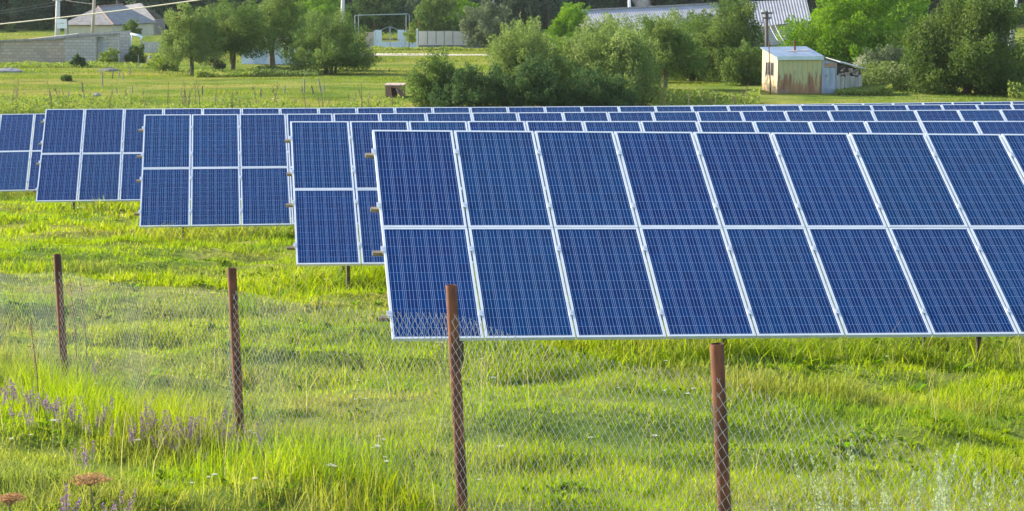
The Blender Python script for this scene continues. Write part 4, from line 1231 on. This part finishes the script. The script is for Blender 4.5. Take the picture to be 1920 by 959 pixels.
def board():
    d = 184; p = foot(123, d); k = ppm(d)
    t = thing('white_board', 'white two part board on a thin post beside the concrete pole', 'board', p)
    Zt = lambda py: at(123, py, d).z - p.z
    m = MB(); m.box(-9 / k, 10 / k, -.03, .03, Zt(43.5), Zt(36)); m.build('panel', M['white'], t)
    m = MB(); m.box(-9 / k, 10 / k, -.03, .03, Zt(53.5), Zt(44.3)); m.build('panel', M['white'], t)
    m = MB(); m.tube([(11.2 / k, 0, -.2), (11.2 / k, 0, Zt(34))], .05, 8); m.build('post', M['darkwood'], t)
board()
def pipes():
    d = 168; p = foot(258, d); k = ppm(d)
    t = thing('silver_pipe_arch', 'thick silver pipe arch standing right of the ruined block wall', 'pipe', p)
    X = lambda px: (px - 258) / k
    Z = lambda py: at(258, py, d).z - p.z
    m = MB(); m.tube([(X(236), 1.2, Z(64)), (X(254), .3, Z(65.5)), (X(268), -.1, Z(68)), (X(270.2), -.1, Z(69.5)), (X(270.6), -.1, Z(72)), (X(270.3), -.1, Z(88)), (X(270), -.1, -.3)], .13, 10); m.build('pipe', M['silver'], t, smooth=True)
    m = MB(); m.tube([(X(252), .25, Z(66)), (X(248), .2, Z(92)), (X(247), .2, -.3)], .09, 8); m.build('support', M['silver'], t)
    d2 = 178; p2 = foot(292, d2); k2 = ppm(d2)
    m = MB(); m.box(-19 / k2, 22 / k2, -.12, .12, -.3, at(292, 79, d2).z - p2.z)
    o = m.build('low_wall', M['concrete'], None, p2); tag(o, 'low pale concrete wall right of the silver pipe arch', 'wall')
pipes()

# ------------------------------------------------------------------ rusty box, slabs, rock, stakes
def rusty_box():
    q = ground_at(739, 183); k = ppm(q.y)
    t = thing('rusty_box', 'rusty brown metal box with an open front, left of the dark thicket', 'box', q, R(-6))
    w_, h = 33 / k, 22 / k
    rm = mottled('brown_rust', (.17, .085, .055), (.32, .18, .11), 5, .85)
    m = MB()
    m.box(-w_ / 2, -w_ / 2 + .28, 0, .05, -.1, h); m.box(w_ / 2 - .30, w_ / 2, 0, .05, -.1, h); m.box(-w_ / 2 + .28, w_ / 2 - .30, 0, .05, h - .13, h)
    m.box(-w_ / 2, -w_ / 2 + .04, .05, .8, -.1, h); m.box(w_ / 2 - .04, w_ / 2, .05, .8, -.1, h); m.box(-w_ / 2, w_ / 2, .76, .80, -.1, h - .002)
    m.build('body', rm, t)
    m = MB(); m.slab((-w_ / 2 - .05, -.05, h + .03), (w_ / 2 + .05, -.05, h + .03), (w_ / 2 + .05, .85, h + .1), (-w_ / 2 - .05, .85, h + .1), .045); m.build('lid', mottled('lid_rust', (.30, .20, .15), (.42, .31, .25), 4, .8), t)
    m = MB(); m.tube([(w_ * .12, -.03, h - .15), (w_ * .42, -.12, -.1)], .03, 6); m.build('brace', M['oldwood'], t)
    return t
rusty_box()
def lump(name, label, cat, px, py, w_, h, mat, seed, boxy=False):
    q = ground_at(px, py); k = ppm(q.y)
    rs = random.Random(seed)
    m = MB()
    W2, H2 = w_ / k / 2, h / k
    nu, nv = 12, 5
    for j in range(nv + 1):
        f = j / nv
        rr = (1 - f ** 3) if boxy else math.sqrt(max(0, 1 - f * f))
        for i in range(nu):
            a = 2 * math.pi * i / nu
            jt = rs.uniform(.85, 1.15)
            m.v.append((math.cos(a) * W2 * rr * jt, math.sin(a) * min(W2, .5) * rr * jt, -.08 + (H2 + .08) * f * rs.uniform(.93, 1.07)))
    for j in range(nv):
        for i in range(nu):
            m.f.append((j * nu + i, j * nu + (i + 1) % nu, (j + 1) * nu + (i + 1) % nu, (j + 1) * nu + i)); m.m.append(0)
    m.f.append(tuple(nv * nu + i for i in range(nu))); m.m.append(0)
    o = m.build(name, mat, None, q)
    return tag(o, label, cat)
stone = mottled('grey_stone', (.15, .15, .16), (.25, .25, .265), 5, .9, bump=.6)
lump('rock', 'grey rock lying alone in the left pasture', 'rock', 181, 181, 18, 7, stone, 1)
lump('rubble_pile', 'long grey rubble heap at the left edge below the block wall', 'rubble', 16, 135, 58, 8, stone, 2, True)
lump('stone_heap', 'dark heap of slabs in front of the gap in the block wall', 'rubble', 205, 134, 46, 7, mottled('dark_slabs', (.09, .088, .086), (.16, .155, .15), 4, .9, bump=.7), 3, True)
lump('stone_heap', 'small heap of stones beside the low pale wall', 'rubble', 284, 110, 14, 7, stone, 4)
stakes = [(155.5, 173, 154, 19, 5), (192.5, 164, 192.5, 28, 0), (230.5, 150, 230.5, 11, 0), (210, 148, 213, 14, -2), (222, 146, 224, 12, 0), (260, 128, 260.5, 24, 0), (302, 125, 302, 12, 0), (243, 142, 244, 16, 0), (275, 124, 275, 14, 1), (288, 122, 289, 12, 0),
          (247, 176, 249, 16, -1), (219, 178, 219, 14, 0), (379, 178, 379.5, 16, 0), (533, 176, 534.5, 16, 2), (570.5, 175, 570.5, 28, -1), (588, 176, 584, 15, -3), (603, 175, 597.5, 26, -3), (607, 172, 607.5, 14, 0), (489, 182, 489, 14, 0), (129, 184, 129, 12, 0), (157, 188, 158, 12, 0)]
for i, (bx, by, tx, hpx, _) in enumerate(stakes):
    q = ground_at(bx, by); k = ppm(q.y)
    hh = hpx / k
    m = MB(); m.tube([(0, 0, -.15), ((tx - bx) / k * .5, 0, hh * .5), ((tx - bx) / k * 1.0, random.uniform(-.05, .05), hh)], [.045, .04, .03], 7)
    o = m.build('wooden_stake', M['oldwood'] if i % 3 else M['darkwood'], None, q)
    tag(o, 'weathered wooden stake of the broken fence line in the far pasture', 'stake', 'old wooden stakes in the pasture')

# ------------------------------------------------------------------ weeds behind the last panels
def card_mesh(name, P, a, b, s, ratio, cols, mat, parent=None):
    n = len(P)
    V = np.stack([P - a * s * .5, P + b * s * ratio, P + a * s * .5, P - b * s * ratio], 1).reshape(-1, 3)
    return np_mesh(name, V, [np.arange(n * 4).reshape(-1, 4)], mat, np.repeat(cols, 4, 0), parent)
def unit(v): return v / (np.linalg.norm(v, axis=1)[:, None] + 1e-9)
rg = np.random.default_rng(77)
def weed_band(name, label, px0, px1, d0, d1, n, hmax, leaf, pal, dens_seed):
    px = rg.uniform(px0, px1, n); d = rg.uniform(d0, d1, n)
    x = (px - CX) / F * d / CP
    hn = vnoise(x * .55, d * .4, dens_seed) ** 1.5
    z = terr(x, d) + rg.random(n) ** 1.2 * hmax * (.25 + 1.0 * hn)
    P = np.stack([x, d, z], 1)
    a = unit(rg.normal(size=(n, 3)) + np.array([0, 0, .4])); b = unit(np.cross(a, rg.normal(size=(n, 3))))
    pc = np.array(GREENS[pal]); t_ = vnoise(x * .8, d * .8, dens_seed + 1)[:, None] * .6 + rg.random((n, 1)) * .4
    c = pc[0] + (pc[2] - pc[0]) * t_
    o = card_mesh(name, P, a, b, leaf * rg.uniform(.6, 1.4, (n, 1)), .3, c, M['leaf'])
    return tag(o, label, None, kind='stuff')
weed_band('weeds', 'leafy green weeds along the far edge of the panels', -30, 760, 90.5, 95, 9500, .8, .14, 'weed', 51)
weed_band('weeds', 'leafy weeds growing right of the thicket before the shed', 1220, 1420, 94, 100, 6000, .9, .14, 'weed', 55)
weed_band('tall_weeds', 'tall nettles and weeds between the lean-to and the round bush', 1560, 1730, 108, 116, 12000, 1.25, .16, 'olive', 57)
weed_band('garden_plants', 'bright green vegetable plants under the orchard trees', 372, 480, 127, 131, 5000, .55, .18, 'weed', 59)
weed_band('garden_plants', 'dull green weeds below the broad grey green tree', 480, 600, 127, 134, 5500, .6, .18, 'olive', 61)
weed_band('weeds', 'weeds along the foot of the gate and the beige wall', 700, 930, 187, 191, 3500, .28, .22, 'weed', 63)
weed_band('weeds', 'weeds along the foot of the ruined block wall', -20, 330, 146, 150.5, 4000, .25, .18, 'weed', 65)
weed_band('weeds', 'grassy weeds along the front of the lean-to', 1560, 1665, 104.4, 106.2, 6500, .62, .12, 'weed', 69)
weed_band('tall_weeds', 'weeds at the right edge beside the round bush', 1880, 1990, 102, 112, 5000, .9, .15, 'weed', 67)

def stalk_mesh(seed, h, leafy):
    rs = random.Random(seed)
    m = MB()
    lx = rs.uniform(-.2, .2) * h
    m.tube([(0, 0, -.1), (lx * .3, 0, h * .5), (lx, rs.uniform(-.1, .1), h)], [.018, .014, .006], 5)
    for q in range(leafy):
        z = h * rs.uniform(.3, .9); s_ = rs.uniform(-.18, .18)
        m.tube([(lx * z / h, 0, z), (lx * z / h + s_, rs.uniform(-.1, .1), z + rs.uniform(.05, .2))], [.009, .004], 4)
    return m.build('dry_stalk', mottled('dry_stalk', (.12, .085, .06), (.22, .16, .11), 5, .9, bump=0) if 'stalk' not in M else M['stalk'])
sp_ = []
for q in range(5):
    o = stalk_mesh(900 + q, .85 + .12 * q, 4 + q % 3)
    M['stalk'] = o.data.materials[0]
    sp_.append(o)
rs = random.Random(12)
for i in range(64):
    o = sp_[i] if i < 5 else sp_[rs.randrange(5)].copy()
    if i >= 5: COL.objects.link(o)
    px = rs.uniform(-10, 760) if i < 52 else rs.uniform(1230, 1400)
    d = rs.uniform(91, 95.5)
    o.location = foot(px, d); o.rotation_euler = (0, 0, rs.uniform(0, 6.28)); s_ = rs.uniform(.75, 1.3); o.scale = (s_, s_, s_)
    tag(o, 'thin dark dry weed stalk standing along the far edge of the panels', 'plant', 'dry weed stalks behind the farthest panels')

# pale plumed weeds behind the lean-to
def plume_clump(name, label, loc, n, h, spread, seed, pal, lw=.05, cat='plant', stem_r=.006, per=46):
    rs = random.Random(seed); rg_ = np.random.default_rng(seed)
    t = thing(name, label, cat, loc)
    m = MB(); P, a_ = [], []
    for q in range(n):
        an = rs.uniform(0, 6.28); b0 = Vector((math.cos(an), math.sin(an), 0)) * rs.uniform(0, spread * .4)
        hh = h * rs.uniform(.65, 1.1)
        tip = b0 + Vector((math.cos(an) * spread * rs.uniform(.1, .8), math.sin(an) * spread * rs.uniform(.1, .8), hh))
        mid = b0.lerp(tip, .5) + Vector((0, 0, hh * .08))
        m.tube([b0 - Vector((0, 0, .1)), mid, tip], [stem_r, stem_r * .8, stem_r * .4], 4)
        for k_ in range(per):
            f = rs.uniform(.45, 1.02)
            base = b0.lerp(mid, f * 2) if f < .5 else mid.lerp(tip, (f - .5) * 2)
            w2 = lw * (1.25 - f) * 1.6
            P.append((base.x + rs.gauss(0, w2), base.y + rs.gauss(0, w2), base.z + rs.gauss(0, w2 * .6)))
            a_.append((tip - mid).normalized())
    m.build('stems', M['stalk_green'], t)
    P = np.array(P); nn_ = len(P)
    a = unit(np.array(a_) * 1.2 + rg_.normal(size=(nn_, 3)) * .5); b = unit(np.cross(a, rg_.normal(size=(nn_, 3))))
    pc = np.array(pal); c = pc[0] + (pc[1] - pc[0]) * rg_.random((nn_, 1))
    card_mesh('plume', P, a, b, lw * rg_.uniform(.7, 1.5, (nn_, 1)), .22, c, M['leaf'], t)
    return t
M['stalk_green'] = mottled('green_stalk', (.16, .19, .07), (.24, .26, .11), 5, .9, bump=0)
PALE = [(.34, .36, .20), (.52, .52, .34)]
for q, (px, d, h, lab) in enumerate(((1604, 112, 1.5, 'pale plumed weeds right behind the lean-to roof'), (1622, 113, 1.35, 'pale plumed weeds just beyond the low end of the lean-to'), (1650, 113, 1.2, 'pale plumed weeds midway between the lean-to and the round bush'), (1672, 112, 1.3, 'pale plumed weeds left of the round bush'), (1690, 111, 1.25, 'pale plumed weeds touching the round bush'))):
    plume_clump('plumed_weed', lab, foot(px, d), 14, h, .35, 700 + q, PALE, .11, stem_r=.012, per=24)
# foreground plumes, lower right (close to the lens)
for q, (px, py, d, h, lab) in enumerate(((1668, 985, 9.3, 1.18, 'pale feathery weed on the left of the lower right corner, cut by the bottom edge'), (1752, 1005, 9.0, 1.0, 'pale feathery weed in the middle of the lower right corner, cut by the bottom edge'), (1845, 1010, 8.8, 1.0, 'pale feathery weed nearest the lower right corner'))):
    p = foot(px, d)
    plume_clump('feathery_weed', lab, p, 42, h * .98, .48, 720 + q, [(.32, .39, .22), (.49, .55, .36)], .0115, stem_r=.002, per=150)

def smoke():
    p = at(1203, 2, 212)
    m = MB()
    nu, nv = 12, 8
    for j in range(nv + 1):
        f = j / nv * math.pi
        for i in range(nu):
            a = 2 * math.pi * i / nu
            r_ = math.sin(f) * (1 + .18 * math.sin(3 * a + j)) + .001
            m.v.append((math.cos(a) * r_ * .95 + .45 * math.cos(f), math.sin(a) * r_ * .9, -math.cos(f) * 1.5))
    for j in range(nv):
        for i in range(nu):
            m.f.append((j * nu + i, j * nu + (i + 1) % nu, (j + 1) * nu + (i + 1) % nu, (j + 1) * nu + i)); m.m.append(0)
    mt_ = bpy.data.materials.new('thin_smoke'); mt_.use_nodes = True
    t_ = mt_.node_tree; t_.nodes.remove(t_.nodes['Principled BSDF'])
    pv_ = t_.nodes.new('ShaderNodeVolumePrincipled'); pv_.inputs['Color'].default_value = (.72, .78, .86, 1); pv_.inputs['Density'].default_value = .14
    t_.links.new(pv_.outputs[0], t_.nodes['Material Output'].inputs['Volume'])
    o = m.build('smoke', mt_, None, p)
    tag(o, 'thin bluish smoke drifting beside the white pole behind the long roof', None, kind='stuff')
smoke()

# ------------------------------------------------------------------ meadow flowers
def sage_mesh(seed):
    rs = random.Random(seed); rg_ = np.random.default_rng(seed)
    t = thing('sage_flower', 'violet sage flower spike in the grass left of the second fence post', 'flower', (0, 0, 0), 0, 'violet sage flowers in the meadow')
    m = MB(); P, C, A_ = [], [], []
    for q in range(rs.randint(2, 4)):
        an = rs.uniform(0, 6.28); sp = rs.uniform(.02, .13); h = rs.uniform(.19, .33)
        tip = Vector((math.cos(an) * sp, math.sin(an) * sp, h))
        m.tube([(0, 0, -.03), tip * .55 + Vector((0, 0, .02)), tip], [.003, .0025, .0012], 4)
        for k_ in range(44):
            f = rs.uniform(.48, 1.02); p = tip * f
            lv = round(f * 14) / 14
            r_ = .024 * (1.2 - f)
            p = tip * lv
            P.append((p.x + rs.gauss(0, r_), p.y + rs.gauss(0, r_), p.z + rs.gauss(0, .005)))
            C.append(rs.choice([(.34, .19, .36), (.44, .28, .43), (.26, .15, .29), (.40, .29, .37)])); A_.append((rs.gauss(0, 1), rs.gauss(0, 1), rs.gauss(0, .5)))
    m.build('stem', M['stalk_green'], t)
    P = np.array(P); a = unit(np.array(A_)); b = unit(np.cross(a, rg_.normal(size=a.shape)))
    card_mesh('blossom', P, a, b, rg_.uniform(.012, .022, (len(P), 1)), .38, np.array(C), M['petal'], t)
    return t
sage = [sage_mesh(40 + q) for q in range(4)]
rs = random.Random(31)
sp_pts = [(8, 742), (27, 735), (48, 752), (78, 735), (84, 722), (60, 765), (100, 775), (113, 790), (132, 760), (140, 728), (165, 775), (185, 800), (200, 790), (213, 775), (218, 760), (160, 745), (30, 780), (55, 795), (270, 808), (283, 800), (290, 815), (300, 822), (310, 812), (322, 820), (335, 830), (345, 822), (352, 838), (250, 815), (238, 800), (430, 825), (438, 845), (150, 880), (172, 872), (180, 700), (192, 722), (120, 730), (240, 830), (5, 760), (95, 750), (265, 830), (330, 845), (425, 840), (305, 840), (205, 965), (125, 972), (228, 968)]
for q in range(44):
    f = rs.random() ** .8
    sp_pts.append((f * 470 + rs.gauss(0, 14), 738 + f * 115 + rs.gauss(0, 17)))
for i, (px, py) in enumerate(sp_pts):
    q = ground_at(px, py + 20)
    t = sage[i] if i < 4 else copy_tree(sage[rs.randrange(4)])
    t.location = q; t.rotation_euler = (0, 0, rs.uniform(0, 6.28)); s_ = rs.uniform(.65, 1.0); t.scale = (s_, s_, s_)

def yarrow(seed):
    rs = random.Random(seed); rg_ = np.random.default_rng(seed)
    t = thing('white_flower', 'small white flat topped wild flower in the front meadow', 'flower', (0, 0, 0), 0, 'white wild flowers in the meadow')
    h = rs.uniform(.24, .36)
    m = MB(); P = []
    top = Vector((rs.uniform(-.05, .05), 0, h))
    m.tube([(0, 0, -.03), top * .6, top], .0022, 4)
    R_ = rs.uniform(.018, .03)
    for k_ in range(46):
        a = rs.uniform(0, 6.28); r_ = R_ * math.sqrt(rs.random())
        P.append((top.x + math.cos(a) * r_, top.y + math.sin(a) * r_, top.z + .012 - r_ * r_ * 6 + rs.gauss(0, .002)))
    for k_ in range(6):
        a = k_ * 1.05; m.tube([top * .93, Vector((top.x + math.cos(a) * R_ * .7, top.y + math.sin(a) * R_ * .7, top.z + .008))], .001, 3)
    m.build('stem', M['stalk_green'], t)
    P = np.array(P); a = unit(rg_.normal(size=P.shape) * np.array([1, 1, .3])); b = unit(np.cross(a, np.tile([[0, .2, 1.]], (len(P), 1)) + rg_.normal(size=P.shape) * .3))
    card_mesh('flower_head', P, a, b, np.full((len(P), 1), .010), .5, np.tile(np.array([[.72, .70, .62]]), (len(P), 1)), M['petal'], t)
    return t
yr = [yarrow(60 + q) for q in range(4)]
yp = [(55, 727), (60, 845), (98, 848), (195, 720), (185, 752), (262, 855), (392, 935), (400, 932), (475, 940), (360, 945), (468, 850), (475, 853), (700, 862), (712, 858), (718, 864), (704, 870), (706, 895), (722, 892), (727, 905), (632, 915), (620, 928), (508, 880), (555, 868), (860, 887), (898, 930), (902, 690), (674, 735), (664, 765), (676, 760), (687, 763), (880, 728), (925, 750), (612, 548), (640, 541), (505, 552), (1290, 772), (1245, 764), (1305, 770), (1160, 748), (1500, 662), (1590, 662), (1665, 690), (1245, 700), (1830, 660), (372, 530), (385, 545), (1110, 860), (1230, 870), (945, 895), (20, 860)]
for i, (px, py) in enumerate(yp):
    q = ground_at(px, py + (18 if py > 680 else 7))
    t = yr[i] if i < 4 else copy_tree(yr[rs.randrange(4)])
    t.location = q; t.rotation_euler = (0, 0, rs.uniform(0, 6.28)); s_ = rs.uniform(.55, .95) * (1.0 if py > 680 else .8); t.scale = (s_, s_, s_)

def umbel(px, py, d, w_, label, seed):
    rs = random.Random(seed); rg_ = np.random.default_rng(seed)
    top = at(px, py, d); b = foot(px + 3, d)
    t = thing('dried_umbel', label, 'plant', b)
    tp_ = top - b
    m = MB(); P = []
    m.tube([(0, 0, -.05), tp_ * .5 + Vector((.01, 0, 0)), tp_], [.006, .005, .004], 6)
    for k_ in range(30):
        a = k_ * 2.4; r_ = w_ * math.sqrt((k_ + .5) / 30)
        e = tp_ + Vector((math.cos(a) * r_, math.sin(a) * r_, .05 - r_ * r_ * 1.6 + rs.gauss(0, .006)))
        m.tube([tp_, tp_.lerp(e, .6) + Vector((0, 0, .008)), e], [.002, .0016, .0012], 4)
        for j in range(34):
            P.append((e.x + rs.gauss(0, .013), e.y + rs.gauss(0, .013), e.z + rs.gauss(0, .006)))
    m.build('stem', M['stalk'], t)
    P = np.array(P); a = unit(rg_.normal(size=P.shape)); bb = unit(np.cross(a, rg_.normal(size=P.shape)))
    c = np.array([[.42, .25, .13]]) * rg_.uniform(.7, 1.4, (len(P), 1))
    card_mesh('seed_head', P, a, bb, rg_.uniform(.007, .013, (len(P), 1)), .4, c, M['petal'], t)
umbel(170, 912, 10.9, .105, 'large brown dried umbel in the lower left corner', 1)
umbel(18, 950, 10.6, .07, 'smaller brown dried umbel at the lower left edge', 2)
def dock(px, ptop, pbot, d, label, seed):
    rs = random.Random(seed); rg_ = np.random.default_rng(seed)
    a0 = at(px, ptop, d); b = foot(px + 3, d); t = thing('dock_stalk', label, 'plant', b)
    e = a0 - b; m = MB(); m.tube([(0, 0, -.05), e * .5 + Vector((.015, 0, 0)), e], [.006, .005, .003], 5); m.build('stem', M['stalk'], t)
    P = []
    for k_ in range(240):
        f = rs.uniform(.45, 1.0); p = e * f; s_ = .012 * math.sin((f - .4) * 5)
        P.append((p.x + rs.gauss(0, abs(s_) + .004), p.y + rs.gauss(0, abs(s_) + .004), p.z + rs.gauss(0, .01)))
    P = np.array(P); a = unit(rg_.normal(size=P.shape)); bb = unit(np.cross(a, rg_.normal(size=P.shape)))
    card_mesh('seeds', P, a, bb, rg_.uniform(.01, .02, (len(P), 1)), .35, np.array([[.34, .23, .13]]) * rg_.uniform(.7, 1.3, (len(P), 1)), M['petal'], t)
dock(131, 525, 590, 20.5, 'brown dried dock stalk just right of the leftmost fence post', 1)
dock(150, 518, 590, 20.3, 'taller brown dried dock stalk, second to the right of the leftmost fence post', 2)
dock(57, 605, 665, 17.5, 'thin brown dried dock stalk left of the leftmost fence post', 3)

# ------------------------------------------------------------------ thin summer haze
hz = MB(); hz.box(-300, 300, -70, 370, -2.5, 27)
hm = bpy.data.materials.new('pale_haze'); hm.use_nodes = True
ht = hm.node_tree; ht.nodes.remove(ht.nodes['Principled BSDF'])
hv = ht.nodes.new('ShaderNodeVolumePrincipled'); hv.inputs['Color'].default_value = (.93, .95, .97, 1); hv.inputs['Density'].default_value = .00008; hv.inputs['Anisotropy'].default_value = .2
ht.links.new(hv.outputs[0], ht.nodes['Material Output'].inputs['Volume'])
tag(hz.build('haze', hm), 'thin pale summer haze softening the far trees and houses', None, kind='stuff')
